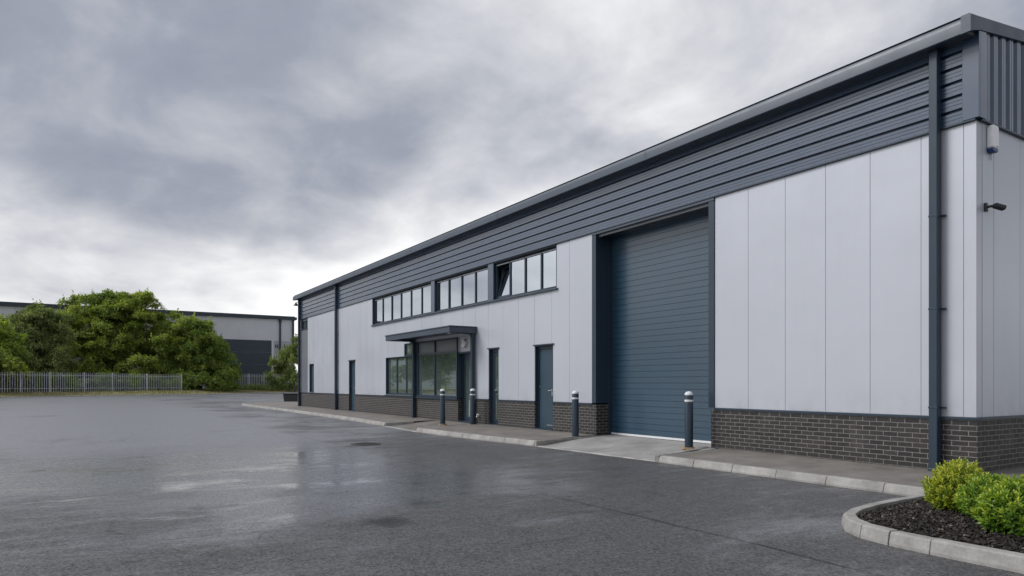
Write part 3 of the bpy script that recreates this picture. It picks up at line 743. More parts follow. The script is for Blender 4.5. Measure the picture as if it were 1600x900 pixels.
# roller shutter ------------------------------------------------------
RY = .47; RX0, RX1 = -8.14, -4.62; RZ0, RZ1 = .03, 4.80
prof = [(RY+.06, RZ0+.07)]; z = RZ0+.07; sp_ = .1305
while z < RZ1-.02:
    prof += [(RY, z+.002), (RY, z+sp_-.011), (RY+.009, z+sp_-.008), (RY+.009, z+sp_-.003)]; z += sp_
prof += [(RY+.06, z+.001)]
rd = MB(); rd.extrude(prof, RX0+.075, RX1-.02, 'x'); o = rd.build('roller_door', 'shutter', B)
s = MB(); s.box(RX0+.076, RX1-.02, RY-.02, RY+.03, RZ0+.025, RZ0+.07); s.build('bottom_bar', 'whitepaint', o, bevel=.004)
s = MB(); s.box(RX0+.076, RX1-.02, RY-.01, RY+.03, RZ0-.03, RZ0+.024); s.build('rubber_seal', 'black', o)
for q in ((RX0+.02, RX0+.10, .361, RY-.003, RZ0-.05, RZ1-.01), (RX1-.05, RX1+.03, .361, RY-.003, RZ0-.05, RZ1-.01)): MB().box(*q).build('guide_rail', 'navy', o, bevel=.004)
# jamb linings and face trims above the brick piers
for q in ((ROLL[0]+.001, ROLL[0]+.15, -.022, .36, ZP-.002, ZC-.052), (ROLL[1]-.14, ROLL[1]-.001, -.022, .36, ZP-.002, ZC-.052)): MB().box(*q).build('door_jamb', 'navy', o, bevel=.006)
js = MB(); js.box(ROLL[0]+.001, ROLL[1]-.001, -.03, .55, ZC-.050, ZC-.001); js.build('lintel_flashing', 'gutter', o, bevel=.004)
# back of the recess
rb = MB(); rb.box(ROLL[0]-.4, ROLL[1]+.4, .56, .60, -.2, 5.2); rb.build('inner_wall', 'black', B)

# entrance canopy ------------------------------------------------------
cx0, cx1, cy = -18.88, -13.79, -.92
cp = MB(); cp.box(cx0+.02, cx1-.02, cy+.02, -.002, 2.86, 2.97)
can = cp.build('canopy', 'navy', B)
s = MB(); s.box(cx0, cx1, cy-.012, cy+.018, 2.80, 2.965); s.box(cx1-.019, cx1+.012, cy+.0185, -.002, 2.80, 2.965); s.box(cx0-.012, cx0+.019, cy+.0185, -.002, 2.80, 2.965)
s.build('fascia', 'gutter', can, bevel=.004)
s = MB(); s.box(cx0-.03, cx1+.03, cy-.035, -.002, 2.966, 3.005); s.build('capping', 'gutter', can, bevel=.008)
for xa in (-18.36, -13.95):
    s = MB(); s.extrude([(-.13, 2.80), (-.13, 2.64), (-.20, 2.76), (-.86, 2.80), (-.86, 2.858), (-.13, 2.858)], xa+.03, xa+.09, 'x'); s.build('cantilever_arm', 'navy', can)
for xa in (-18.36, -13.95):
    s = MB(); s.box(xa, xa+.12, -.145, -.040, .02, 2.858); s.box(xa-.02, xa+.14, -.16, -.038, .018, .035); s.build('post', 'navy', can, bevel=.006)

# rooms behind the glass
ins = MB()
def room(x0, x1, y0, y1, z0, z1):
    ins.quad((x0,y1,z0),(x1,y1,z0),(x1,y1,z1),(x0,y1,z1)); ins.quad((x0,y0,z0),(x1,y0,z0),(x1,y1,z0),(x0,y1,z0)); ins.quad((x0,y0,z1),(x1,y0,z1),(x1,y1,z1),(x0,y1,z1))
    ins.quad((x0,y0,z0),(x0,y1,z0),(x0,y1,z1),(x0,y0,z1)); ins.quad((x1,y0,z0),(x1,y1,z0),(x1,y1,z1),(x1,y0,z1))
room(-34, -23.4, .165, 4, .03, 4.79); room(-23.3, -9.3, .165, 4.5, 3.3, 5.1); room(-23.3, -9.3, .165, 5, .03, 3.1)
ins.build('interior', 'inside', B, fix=False)
for a, b in ((-21.05, -20.75), (-20.2, -19.9), (-14.72, -14.5), (-14.45, -14.3), (-12.95, -12.84)):
    MB().box(a, b, .26, .28, .12 if a > -15 else .9, 2.2).build('blind', 'blind', B)

# ------------------------------------------------------------------ fittings on the building
a = empty('alarm_box', (.0, .36, 4.40), 'white alarm siren box with blue underside on the gable wall', 'alarm box')
s = MB(); pr = [(-.085, .02), (-.092, .045), (-.092, .315), (-.075, .365), (.075, .365), (.092, .315), (.092, .045), (.085, .02)]
ya = .36
s.extrude([(ya+u, 4.40+v*.92+.05) for u, v in pr], .002, .085, 'x'); s.build('cover', 'white', a, bevel=.022, seg=3, smooth=True)
s = MB(); s.extrude([(ya-.088, 4.470), (ya-.078, 4.43), (ya-.04, 4.415), (ya+.04, 4.415), (ya+.078, 4.43), (ya+.088, 4.470)], .004, .08, 'x'); s.build('strobe_lens', 'blue', a, bevel=.012, seg=2, smooth=True)
s = MB(); s.tube([(.012, ya+.02, 4.42), (.012, ya+.025, 4.33)], .006, 6); s.build('cable', 'galv', a)
s = MB(); s.box(.0855, .0875, ya+.015, ya+.055, 4.492, 4.501); s.build('maker_mark', 'black', a)
a = empty('security_camera', (.0, .25, 3.66), 'black bullet camera on a bracket on the grey gable wall', 'security camera')
s = MB(); s.box(.001, .03, .20, .27, 3.60, 3.72); s.build('mount', 'black', a, bevel=.012, seg=2)
s = MB(); s.tube([(.03, .235, 3.66), (.07, .25, 3.665), (.10, .28, 3.655)], .018, 10); s.build('arm', 'black', a, smooth=True)
d = Vector((.16, .24, -.085)).normalized(); p = Vector((.09, .26, 3.67))
s = MB(); s.tube([p, p+d*.015, p+d*.13, p+d*.14], [.028, .036, .037, .032], 16); bd = s.build('camera_body', 'black', a, smooth=True)
s = MB(); s.tube([p+d*.03+Vector((0, 0, .014)), p+d*.160+Vector((0, 0, .014))], .035, 12); s.build('sun_hood', 'black', a, smooth=True)
s = MB(); s.tube([p+d*.1405, p+d*.144], .022, 12); s.build('lens', 'spandrel', a, smooth=True)
a = empty('bulkhead_lamp', (-14.62, .05, 2.52), 'round white bulkhead lamp on the panel above the entrance door', 'wall lamp')
def disc(mb, c, r, y0, y1, seg=20, dome=0):
    prof = [(r*.98, 0), (r, .3), (r*.9, .8), (r*.55, 1)]
    i = len(mb.v)
    for rr, t in prof:
        for k in range(seg):
            an = 2*math.pi*k/seg; mb.v.append((c[0]+rr*math.cos(an), y0+(y1-y0)*t, c[2]+rr*math.sin(an)))
    for q in range(len(prof)-1):
        for k in range(seg):
            j = (k+1) % seg; mb.f.append((i+q*seg+k, i+q*seg+j, i+(q+1)*seg+j, i+(q+1)*seg+k))
    mb.f.append(tuple(i+k for k in range(seg))); mb.f.append(tuple(i+3*seg+k for k in range(seg)))
s = MB(); disc(s, (-14.62, 0, 2.53), .155, .049, .02); s.build('base', 'galv', a, smooth=True)
s = MB(); disc(s, (-14.62, 0, 2.53), .135, .02, -.06); s.build('diffuser', 'softwhite', a, smooth=True)
s = MB()
for k in (-.07, .0, .07): s.tube([(-14.62+k-.0, -.03, 2.39), (-14.62+k, -.068, 2.53), (-14.62+k, -.03, 2.67)], .006, 6)
s.build('guard', 'galv', a)
a = empty('canopy_spotlight', (-14.1, -.78, 2.78), 'small pale spotlight under the front corner of the canopy', 'spotlight')
s = MB(); s.lathe([(.05, 0), (.06, .02), (.06, .06), (.03, .078)], (-14.1, -.78, 2.78), 14); s.build('housing', 'galv', a, smooth=True)
s = MB(); s.lathe([(.045, -.006), (.045, .001)], (-14.1, -.78, 2.78), 14); s.build('lens', 'softwhite', a)
a = empty('swan_neck_lamp', (-34.2, .3, 5.78), 'small hooded lamp on the far end wall below the eaves', 'wall lamp')
s = MB(); s.tube([(-34.2, .1, 5.78), (-34.5, .05, 5.86), (-34.75, .0, 5.84)], .02, 8); s.build('arm', 'navy', a)
s = MB(); s.lathe([(.14, -.16), (.11, -.10), (.05, -.02), (.03, .02)], (-34.76, 0, 5.84), 14); s.build('shade', 'navy', a, smooth=True)
a = empty('wall_tap', (-13.62, -.02, .3), 'small white outside tap on the dark brick beside the entrance', 'tap')
s = MB(); s.tube([(-13.62, -.012, .30), (-13.62, -.08, .30), (-13.62, -.10, .24)], .022, 10); s.build('spout', 'whitepaint', a, smooth=True)
s = MB(); s.box(-13.67, -13.57, -.075, -.055, .325, .345); s.box(-13.63, -13.61, -.072, -.058, .30, .33); s.build('lever', 'whitepaint', a, bevel=.004)

# ------------------------------------------------------------------ bollards
def bollard(loc, label):
    a = empty('bollard', loc, label, 'bollard', 'navy bollards with white bands along the pavement')
    X, Y, Z = loc
    s = MB(); s.lathe([(.078, 0), (.080, .02), (.079, 1.01), (.078, 1.012)], loc, 28); s.build('post', 'navy', a, smooth=True)
    s = MB(); s.lathe([(.0795, 1.013), (.0795, 1.03), (.073, 1.05), (.054, 1.07), (.028, 1.082), (.004, 1.086)], loc, 28); s.build('cap', 'whitepaint', a, smooth=True)
    s = MB(); s.lathe([(.0802, .885), (.0812, .887), (.0812, .923), (.0802, .925)], loc, 28); s.build('reflective_band', 'whitepaint', a, smooth=True)
    n = 20; s = MB(); i = 0
    rr = [.125+random.uniform(-.015, .02) for _ in range(n)]
    for z, f in ((-.02, 1.02), (.012, .98), (.016, .66)):
        for k in range(n): s.v.append((X+rr[k]*f*math.cos(2*math.pi*k/n), Y+rr[k]*f*math.sin(2*math.pi*k/n), Z+z))
    for q in range(2):
        for k in range(n): s.f.append((q*n+k, q*n+(k+1) % n, (q+1)*n+(k+1) % n, (q+1)*n+k))
    s.f.append(tuple(2*n+k for k in range(n))); s.build('mortar_collar', 'mortar', a)
bollard((-14.31, -.90, .02), 'navy bollard in front of the large entrance window')
bollard((-13.40, -.36, .03), 'navy bollard in front of the glazed entrance door, close to the canopy post')
bollard((-8.20, -.50, .012), 'navy bollard at the left side of the roller door, near the brick pier')
bollard((-4.80, -.38, .025), 'navy bollard at the right side of the roller door, the nearest of the four')

# ------------------------------------------------------------------ planting bed
bed = [(.30, -1.82), (.33, -2.6), (.36, -3.2), (.42, -3.62), (.54, -3.95), (.72, -4.18), (.96, -4.34), (1.25, -4.41), (1.6, -4.44), (2.3, -4.45), (3.4, -4.45), (6, -4.45)]
kerb([(x, y, .0) for x, y in bed], .48, width=.125, side=1, name='bed_kerb', batter=.018)
def inset(off):
    out = []
    for k, p in enumerate(bed):
        a_ = Vector(bed[max(k-1, 0)]); b_ = Vector(bed[min(k+1, len(bed)-1)]); d = (b_-a_).normalized(); out.append((p[0]-d.y*off, p[1]+d.x*off))
    return out+[(6, -1.70), (.42, -1.70)]
def inside(poly, x, y):
    c = False
    for (x1, y1), (x2, y2) in zip(poly, poly[1:]+poly[:1]):
        if (y1 > y) != (y2 > y) and x < (x2-x1)*(y-y1)/(y2-y1)+x1: c = not c
    return c
def edge_d(poly, x, y):
    m = 9
    for a_, b_ in zip(poly[:len(bed)-1], poly[1:len(bed)]):
        a_ = Vector(a_); b_ = Vector(b_); p = Vector((x, y)); t = max(0, min(1, (p-a_).dot(b_-a_)/(b_-a_).length_squared)); m = min(m, (p-a_.lerp(b_, t)).length)
    return m
IN = inset(.13); SO = inset(.08)
def inbed(x, y): return inside(IN, x, y)
def soil_z(x, y): return -.055+.06*min(1, edge_d(IN, x, y)/.6)
g = MB(); st_ = .05; idx = {}
for i in range(115):
    for j in range(57):
        x, y = .3+i*st_, -4.5+j*st_
        if inside(SO, x+st_/2, y+st_/2):
            f_ = []
            for (p, q) in ((i, j), (i+1, j), (i+1, j+1), (i, j+1)):
                if (p, q) not in idx:
                    X, Y = .3+p*st_, -4.5+q*st_; idx[(p, q)] = len(g.v); g.v.append((X, Y, soil_z(X, Y)+random.uniform(-.012, .010)))
                f_.append(idx[(p, q)])
            g.f.append(tuple(f_))
tag(g.build('planting_soil', 'mulchbase', fix=False, smooth=True), kind='structure')

def scatter_mesh(name, V, F, tone, mat, parent=None, smooth=False):
    me = bpy.data.meshes.new(name); me.from_pydata(V.tolist() if hasattr(V, 'tolist') else V, [], F.tolist() if hasattr(F, 'tolist') else F)
    at_ = me.attributes.new('tone', 'FLOAT', 'POINT'); at_.data.foreach_set('value', np.asarray(tone, dtype=np.float32))
    me.materials.append(M[mat]); me.update()
    if smooth: me.polygons.foreach_set('use_smooth', [True]*len(me.polygons))
    o = bpy.data.objects.new(name, me); C.objects.link(o)
    if parent: o.parent = parent; o.matrix_parent_inverse = parent_inv(parent)
    return o
# bark chips
V = []; F = []; T = []
cnt = 0
while cnt < 10500:
    x = .4+3.0*random.random()**1.2; y = random.uniform(-4.33, -1.85)
    if not inbed(x, y): continue
    cnt += 1
    h = soil_z(x, y)+.004
    l = random.uniform(.008, .026); wd = l*random.uniform(.25, .6); th = random.uniform(.003, .008)
    Rm = Matrix.Rotation(random.uniform(0, 6.28), 3, 'Z') @ Matrix.Rotation(random.gauss(0, .45), 3, 'X') @ Matrix.Rotation(random.gauss(0, .45), 3, 'Y')
    i = len(V); c = Vector((x, y, h+random.uniform(0, .018)))
    for sx, sy, sz in ((-1,-1,-1),(1,-.7,-1),(.8,1,-1),(-1,.8,-1),(-.9,-.9,1),(.9,-.6,1),(.7,.9,1),(-.9,.7,1)):
        V.append(tuple(c+Rm @ Vector((sx*l, sy*wd, sz*th))))
    F += [tuple(i+k for k in q) for q in ((0,3,2,1),(4,5,6,7),(0,1,5,4),(1,2,6,5),(2,3,7,6),(3,0,4,7))]
    T += [random.random()]*8
tag(scatter_mesh('bark_mulch', V, F, T, 'chips'), kind='stuff')

# near shrubs: shoots with whorls of pointed leaves
def leaf_batch(P, Dr, U, Ln, Wd, tone, curl=.25):
    """arrays of base points, directions, up vectors, lengths, widths -> verts, faces, tone (6 verts per leaf)"""
    n = len(P); S = np.cross(Dr, U); S /= np.linalg.norm(S, axis=1)[:, None]+1e-9
    Up = np.cross(S, Dr)
    l = Ln[:, None]; wdt = Wd[:, None]
    b = P; m1 = P+Dr*l*.35-Up*l*.02; m2 = P+Dr*l*.70-Up*l*curl*.25; t = P+Dr*l-Up*l*curl*.7
    lft = P+Dr*l*.48+S*wdt*.5+Up*wdt*.16; rgt = P+Dr*l*.48-S*wdt*.5+Up*wdt*.16
    V = np.stack([b, lft, m1*.5+m2*.5, rgt, t], 1).reshape(-1, 3)
    i = (np.arange(n)*5)[:, None]
    F = np.concatenate([i+np.array([[0, 2, 1]]), i+np.array([[0, 3, 2]]), i+np.array([[1, 2, 4]]), i+np.array([[2, 3, 4]])], 1).reshape(-1, 3)
    return V, F, np.repeat(tone, 5)
def shrub(name, label, base, rx, ry, h, nsh, mat, seed, tone0, leaf=.055, stemz=0.1):
    r = np.random.default_rng(seed); a = empty(name, base, label, 'shrub', 'green shrubs in the kerbed planting bed')
    st = MB(); P = []; Dd = []; UU = []; LL = []; WW = []; TT = []
    bx = np.array(base)
    lump = r.normal(0, 1, (9, 3)); lump /= np.linalg.norm(lump, axis=1)[:, None]
    for s in range(nsh):
        u = r.uniform(-.45, 1); ph = r.uniform(0, 2*np.pi)
        d = np.array([math.sqrt(max(0, 1-u*u))*math.cos(ph), math.sqrt(max(0, 1-u*u))*math.sin(ph), u])
        k = 1+.13*max((lump@d).max()-.8, 0)*5-.10+r.normal(0, .055)
        shell = 1 if r.random() < .8 else r.uniform(.55, .9)
        tip = bx+np.array([d[0]*rx*k, d[1]*ry*k, h*.47+d[2]*h*.53*k])*1.0
        tip = bx+(tip-bx)*np.array([shell, shell, shell*.5+.5])
        tip[2] = max(tip[2], bx[2]+.05)
        root = bx+np.array([d[0]*rx*.18, d[1]*ry*.18, .0]); mid = root*.45+tip*.55; mid[:2] = mid[:2]*.9+bx[:2]*.1
        if s % 3 == 0: st.tube([root, mid, tip], [.006, .004, .002], 5)
        sd = tip-mid; sd /= np.linalg.norm(sd)
        sd = sd*.6+np.array([0, 0, .45])+d*.25; sd /= np.linalg.norm(sd)
        nl = int(r.integers(13, 20)); ln_sh = r.uniform(.09, .15)
        off = r.uniform(0, 6.28)
        shoot_tone = r.normal(0, .12)  # random tone offset per shoot
        for q in range(nl):
            f = q/(nl-1); ang = off+q*2.4
            e1 = np.cross(sd, [0.3, .2, 1]); e1 /= np.linalg.norm(e1); e2 = np.cross(sd, e1)
            side = e1*math.cos(ang)+e2*math.sin(ang)
            spread = 1.15-.8*f
            ld_ = sd*(.35+.75*f)+side*spread; ld_ /= np.linalg.norm(ld_)
            P.append(tip-sd*ln_sh*(1-f)); Dd.append(ld_); UU.append(sd)
            l = leaf*r.uniform(.75, 1.2)*(.65+.35*(1-f)) if f > .8 else leaf*r.uniform(.8, 1.25)
            LL.append(l); WW.append(l*r.uniform(.36, .46))
            TT.append(np.clip(tone0+.34*f**2+shoot_tone+r.normal(0, .10)+.10*max(d[2], 0), 0, 1))
    V, F, T = leaf_batch(np.array(P), np.array(Dd), np.array(UU), np.array(LL), np.array(WW), np.array(TT))
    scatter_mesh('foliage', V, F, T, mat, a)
    st.build('stem', 'bark', a)
    return a
shrub('shrub', 'golden green clipped shrub at the corner of the bed, nearest the downpipe', (1.13, -2.96, -.03), .265, .28, .55, 400, 'leaf_golden', 1, .42, .042)
shrub('shrub', 'fresh green low shrub in the middle of the bed, beside the golden one', (1.50, -3.18, -.03), .25, .25, .46, 270, 'leaf_laurel', 2, .42, .052)
shrub('shrub', 'bright green leafy shrub nearest the front kerb of the bed', (1.94, -3.56, -.03), .35, .33, .49, 390, 'leaf_laurel', 3, .46, .060)
shrub('shrub', 'darker green shrub at the back of the bed, against the brick gable', (1.95, -2.55, -.03), .50, .40, .54, 400, 'leaf_laurel', 4, .22, .055)
shrub('shrub', 'green shrub between the front and back shrubs at the edge of the picture', (2.2, -3.05, -.03), .38, .34, .50, 300, 'leaf_laurel', 5, .30, .055)

# ------------------------------------------------------------------ trees
def tree(name, label, cat, lobes, nclump, nleaf, leaf, mat, seed, base, t, group=None, spiky=.10, squash=.75, cr=.50, bough=1.25):
    """lobes: (bearing px, height px, radius px, radius px, depth offset m) surveyed at distance t"""
    r = np.random.default_rng(seed); sc = t/FPX
    a = empty(name, base, label, cat, group)
    LB = []
    for (px, py, rx, ry, dd) in lobes:
        c = at(px, py, t+dd); LB.append((np.array(c), rx*sc, ry*sc))
    vol = np.array([l[1]*l[2] for l in LB]); vol /= vol.sum()
    lat = np.array([RT[0], RT[1], 0]); dep = np.array([FW[0], FW[1], 0])
    cents = []; outs = []; big = []; tones = []
    nb = max(8, int(nclump/(4.6 if t < 110 and nclump > 900 else 7))); boughs = []; tries = 0; br = bough
    while len(boughs) < nb and tries < 20000:
        tries += 1
        k = r.choice(len(LB), p=vol); c, rx, rz = LB[k]
        d = r.normal(0, 1, 3); d /= np.linalg.norm(d)
        if d[2] < -.8: continue
        shell = r.random() < .66
        rad = (1.0-abs(r.normal(0, .07))) if shell else r.uniform(.3, .75)
        p = c+lat*d[0]*rx*rad+dep*d[1]*rx*.75*rad+np.array([0, 0, 1])*d[2]*rz*rad
        if p[2] < base[2]+.3: continue
        inside_ = False
        for j2, (c2, rx2, rz2) in enumerate(LB):
            if j2 != k:
                q = p-c2; e = (np.dot(q, lat)/rx2)**2+(np.dot(q, dep)/(rx2*.75))**2+(q[2]/rz2)**2
                if e < .5: inside_ = True; break
        if inside_ and shell: continue
        if shell and any(np.sum(((p-b[0])*np.array([1, 1, 1.5]))**2) < (br*.55)**2 for b in boughs if b[3]): continue
        boughs.append((p, lat*d[0]+dep*d[1]+np.array([0, 0, d[2]]), r.uniform(.7, 1.25), shell))
    for (p, o_, sz, shell) in boughs:
        bt = r.normal(.60, .14); hz = np.array([o_[0], o_[1], 0]); 
        for q in range(11):
            u = r.normal(0, 1, 3); u /= np.linalg.norm(u); u[2] = abs(u[2])*.8-.15
            rr = r.random()**.5*br*sz
            t_ = p+np.array([u[0]*rr, u[1]*rr, u[2]*rr*.62])+hz*.25*br*r.random()
            t_[2] -= .16*(np.hypot(t_[0]-p[0], t_[1]-p[1]))**2/(br*sz)
            if t_[2] < base[2]+.2: continue
            ot = o_*.5+np.array([u[0], u[1], u[2]+.35])*.7
            cents.append(t_); outs.append(ot/np.linalg.norm(ot)); big.append(r.uniform(.7, 1.25)); tones.append(bt)
    P = []; Dd = []; UU = []; LL = []; WW = []; TT = []
    for p, o_, s, bt in zip(cents, outs, big, tones):
        n = int(nleaf*s); tone = np.clip(r.normal(bt, .10), 0, 1)
        ax = o_*.75+np.array([0, 0, .35])+r.normal(0, .25, 3); ax /= np.linalg.norm(ax)
        q = r.normal(0, 1, (n, 3)); q /= np.linalg.norm(q, axis=1)[:, None]
        q *= (r.random(n)**.45)[:, None]*cr*s
        # flatten the spray across its axis, and let the tips droop
        al = q@ax; q = q-ax[None, :]*(al*(1-squash*.7))[:, None]
        q[:, 2] -= .12*np.linalg.norm(q, axis=1)**2/(cr*s)
        pos = p[None, :]+q
        if r.random() < spiky and o_[2] > .1:       # leading shoot
            m = n//4; f = r.random(m)
            pos = np.concatenate([pos, p[None, :]+(ax*.5+np.array([0, 0, .7]))[None, :]*(f*cr*1.3*s)[:, None]+r.normal(0, .14*cr, (m, 3))*(1.2-f)[:, None]])
        n2 = len(pos); dr = (pos-p)/cr*.9+ax[None, :]*.35+r.normal(0, .38, (n2, 3)); dr[:, 2] -= .12
        dr /= np.linalg.norm(dr, axis=1)[:, None]
        up = np.array([0, 0, .9])[None, :]+ax[None, :]*.9+r.normal(0, .34, (n2, 3))
        P.append(pos); Dd.append(dr); UU.append(up); LL.append(leaf*r.uniform(.65, 1.35, n2)); WW.append(leaf*r.uniform(.4, .65, n2))
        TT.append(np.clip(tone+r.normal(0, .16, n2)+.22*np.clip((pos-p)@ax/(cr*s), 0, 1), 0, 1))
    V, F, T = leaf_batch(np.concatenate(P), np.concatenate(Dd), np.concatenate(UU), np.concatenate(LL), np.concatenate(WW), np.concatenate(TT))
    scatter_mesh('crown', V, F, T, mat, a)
    tk = MB(); b = Vector(base); top = Vector(LB[0][0])
    hgt = max(1.0, top.z-b.z); r0 = .035*hgt+.04
    fork = b.lerp(top, .42)+Vector((r.normal(0, .2), r.normal(0, .2), 0))
    tk.tube([b-Vector((0, 0, .3)), b+Vector((0, 0, .25)), fork], [r0*1.35, r0, r0*.7], 10)
    for c, rx, rz in LB:
        cv = Vector(c); m_ = fork.lerp(cv, .5)+Vector((0, 0, .15*hgt*.3))
        tk.tube([fork, m_, cv], [r0*.5, r0*.32, r0*.12], 7)
        for q in range(4):
            e = cv+Vector(lat*r.uniform(-.8, .8)*rx+dep*r.uniform(-.7, .7)*rx)+Vector((0, 0, r.uniform(.1, .85)*rz))
            tk.tube([cv, cv.lerp(e, .55)+Vector((0, 0, .2)), e], [r0*.14, r0*.08, .015], 5)
    tk.build('trunk', 'bark', a, smooth=True)
    return a
GT = 'trees behind the palisade fence'
def foot(px, t, z=.42):
    p = at(px, 600, t); return (p.x, p.y, z)
tree('tree', 'broad bushy dark green tree, the tallest, behind the palisade fence', 'tree',
     [(178,532,62,62,0),(140,512,44,42,-1),(205,508,50,44,0),(186,488,36,34,1),(148,562,62,38,-2),(232,548,46,42,-2),(112,560,40,36,-1),(205,575,56,34,-3),(165,585,60,26,-2),(150,598,80,16,-3),(225,492,30,26,1),(252,518,32,30,0),(212,472,24,18,0),(160,480,26,22,0),(120,490,22,24,1),(100,590,40,18,-1)],
     2000, 36, .30, 'leaf_oak', 11, foot(180, 101), 101, GT)
tree('tree', 'rounded green tree at the end of the fence, its leaves down to the grass', 'tree',
     [(300,548,48,48,0),(326,572,36,36,-1),(280,522,34,30,1),(312,592,48,22,-2),(262,572,32,36,-1),(270,594,36,18,-2),(340,592,26,20,-1),(300,600,58,14,-2),(318,528,24,24,1)],
     1400, 36, .30, 'leaf_deep', 12, foot(300, 101), 101, GT)
tree('tree', 'paler grey green tree behind the left end of the fence', 'tree',
     [(42,545,46,46,0),(72,522,34,36,1),(20,525,34,32,0),(62,500,24,22,1),(30,575,50,28,-1),(78,570,30,34,-1),(5,560,30,34,1),(60,592,40,16,-1)],
     1200, 34, .28, 'leaf_pale', 13, foot(42, 91), 91, GT, spiky=.2)
tree('tree', 'pale green tree running out of the picture behind the fence', 'tree',
     [(-35,540,45,50,0),(-70,560,45,42,1),(-10,575,34,30,0),(-50,510,30,28,1),(-90,585,40,22,0)], 300, 60, .34, 'leaf_pale', 14, foot(-45, 91), 91, GT)
tree('willow_shrub', 'feathery light green shrub in front of the far navy door', 'shrub',
     [(440,578,17,26,0),(432,560,9,14,0),(449,568,9,20,0),(428,594,15,13,-1),(446,596,12,12,-1),(452,555,6,10,0)], 170, 46, .30, 'leaf_willow', 15, foot(440, 111, .3), 111, spiky=.8, cr=.6, bough=.7)
tree('sapling', 'thin pale sapling seen between the two buildings', 'tree',
     [(459.5,575,5,26,0),(460.5,545,3.5,22,0),(459,596,6,12,0)], 60, 40, .26, 'leaf_willow', 16, foot(460, 105, .3), 105, spiky=.8, cr=.5, bough=.45)
# the row goes on along the boundary out of frame; the windows mirror it
def tree_at(p, hh, rr, seed, mat, label):
    v = Vector((p[0]-CAM[0], p[1]-CAM[1])); t = v.x*FW[0]+v.y*FW[1]; la = v.x*RT[0]+v.y*RT[1]
    t = max(t, 1e-3); s = FPX/t; pxc = 800+la*s; gy = 600+(CAM[2]-.42)*s
    H = hh*s; W = rr*s
    tree('tree', label, 'tree', [(pxc,gy-H*.55,W*.85,H*.42,0),(pxc-W*.5,gy-H*.4,W*.6,H*.36,1),(pxc+W*.5,gy-H*.42,W*.6,H*.38,-1),(pxc,gy-H*.2,W,H*.22,0)], 260, 46, .50, mat, seed, (p[0], p[1], .42), t, GT, cr=.9, bough=1.8)
tree_at((-84, -33), 10, 7, 21, 'leaf_deep', 'green boundary tree beyond the left edge of the picture, third along')
tree_at((-76, -45), 9.5, 7, 22, 'leaf_oak', 'green boundary tree beyond the left edge of the picture, fourth along')
tree_at((-66, -57), 10, 7, 23, 'leaf_deep', 'green boundary tree beyond the left edge of the picture, fifth along')
tree_at((-92, -22.5), 9.5, 6.5, 24, 'leaf_oak', 'green boundary tree beyond the left edge of the picture, second along')

# ------------------------------------------------------------------ palisade fences
def palisade(label, p0, p1, posts, z, h=2.2, pitch=.25, mat='galv'):
    p0 = Vector(p0); p1 = Vector(p1); d = p1-p0; ln = d.length; d.normalize(); nrm = Vector((d.y, -d.x))
    if nrm.dot(Vector((CAM[0]-p0.x, CAM[1]-p0.y))) < 0: nrm = -nrm
    a = empty('palisade_fence', (p0.x, p0.y, z), label, 'fence')
    pl = MB(); n = int(ln/pitch)
    for k in range(n):
        c = p0+d*(k+.5)*pitch; w = .034; lean = random.uniform(-.008, .008)
        q = []
        for (u, v_, zz) in ((-w, .02, z-.1), (0, .035, z-.1), (w, .02, z-.1)):
            q.append((u, v_, zz))
        top = [(-w, .02, z+h-.12), (0, .035, z+h-.06), (w, .02, z+h-.12)]
        i = len(pl.v)
        for (u, v_, zz) in q+top: pl.v.append((c.x+d.x*(u+lean)+nrm.x*v_, c.y+d.y*(u+lean)+nrm.y*v_, zz))
        tip = (c.x+nrm.x*.03, c.y+nrm.y*.03, z+h); pl.v.append(tip)
        pl.f += [(i, i+1, i+4, i+3), (i+1, i+2, i+5, i+4), (i+3, i+4, i+6), (i+4, i+5, i+6)]
    pl.build('pale_row', mat, a, fix=False)
    for zz in (z+.35, z+h-.38):
        r_ = MB(); pa, pb = p0, p1
        vs = []
        for p in (pa, pb):
            for (v_, dz) in ((-.025, -.025), (.018, -.025), (.018, .025), (-.025, .025)): vs.append((p.x+nrm.x*v_, p.y+nrm.y*v_, zz+dz))
        r_.v += vs
        for q in range(4): r_.f.append((q, (q+1) % 4, 4+(q+1) % 4, 4+q))
        r_.build('rail', mat, a)
    for s in posts:
        c = p0+d*s*ln; b = MB(); i = 0
        for zz in (z-.4, z+h-.02):
            for (u, v_) in ((-.055, -.06), (.055, -.06), (.055, .05), (-.055, .05)): b.v.append((c.x+d.x*u+nrm.x*v_, c.y+d.y*u+nrm.y*v_, zz))
        for q in range(4): b.f.append((q, (q+1) % 4, 4+(q+1) % 4, 4+q))
        b.f += [(3, 2, 1, 0), (4, 5, 6, 7)]; b.build('post', mat, a)
    return a
A0 = at(-120, 600, 66); A1 = at(284, 600, 93)
palisade('long galvanised palisade fence in front of the trees', (A0.x, A0.y), (A1.x, A1.y), [.03, .12, .21, .30, .405, .54, .66, .82, .998], .40, h=2.22, pitch=.255)
B0 = at(352, 600, 104); B1 = at(470, 600, 112)
palisade('grey palisade fence in front of the far warehouse door', (B0.x, B0.y), (B1.x, B1.y), [.0, .30, .62, .95], .40, h=2.5, pitch=.27)

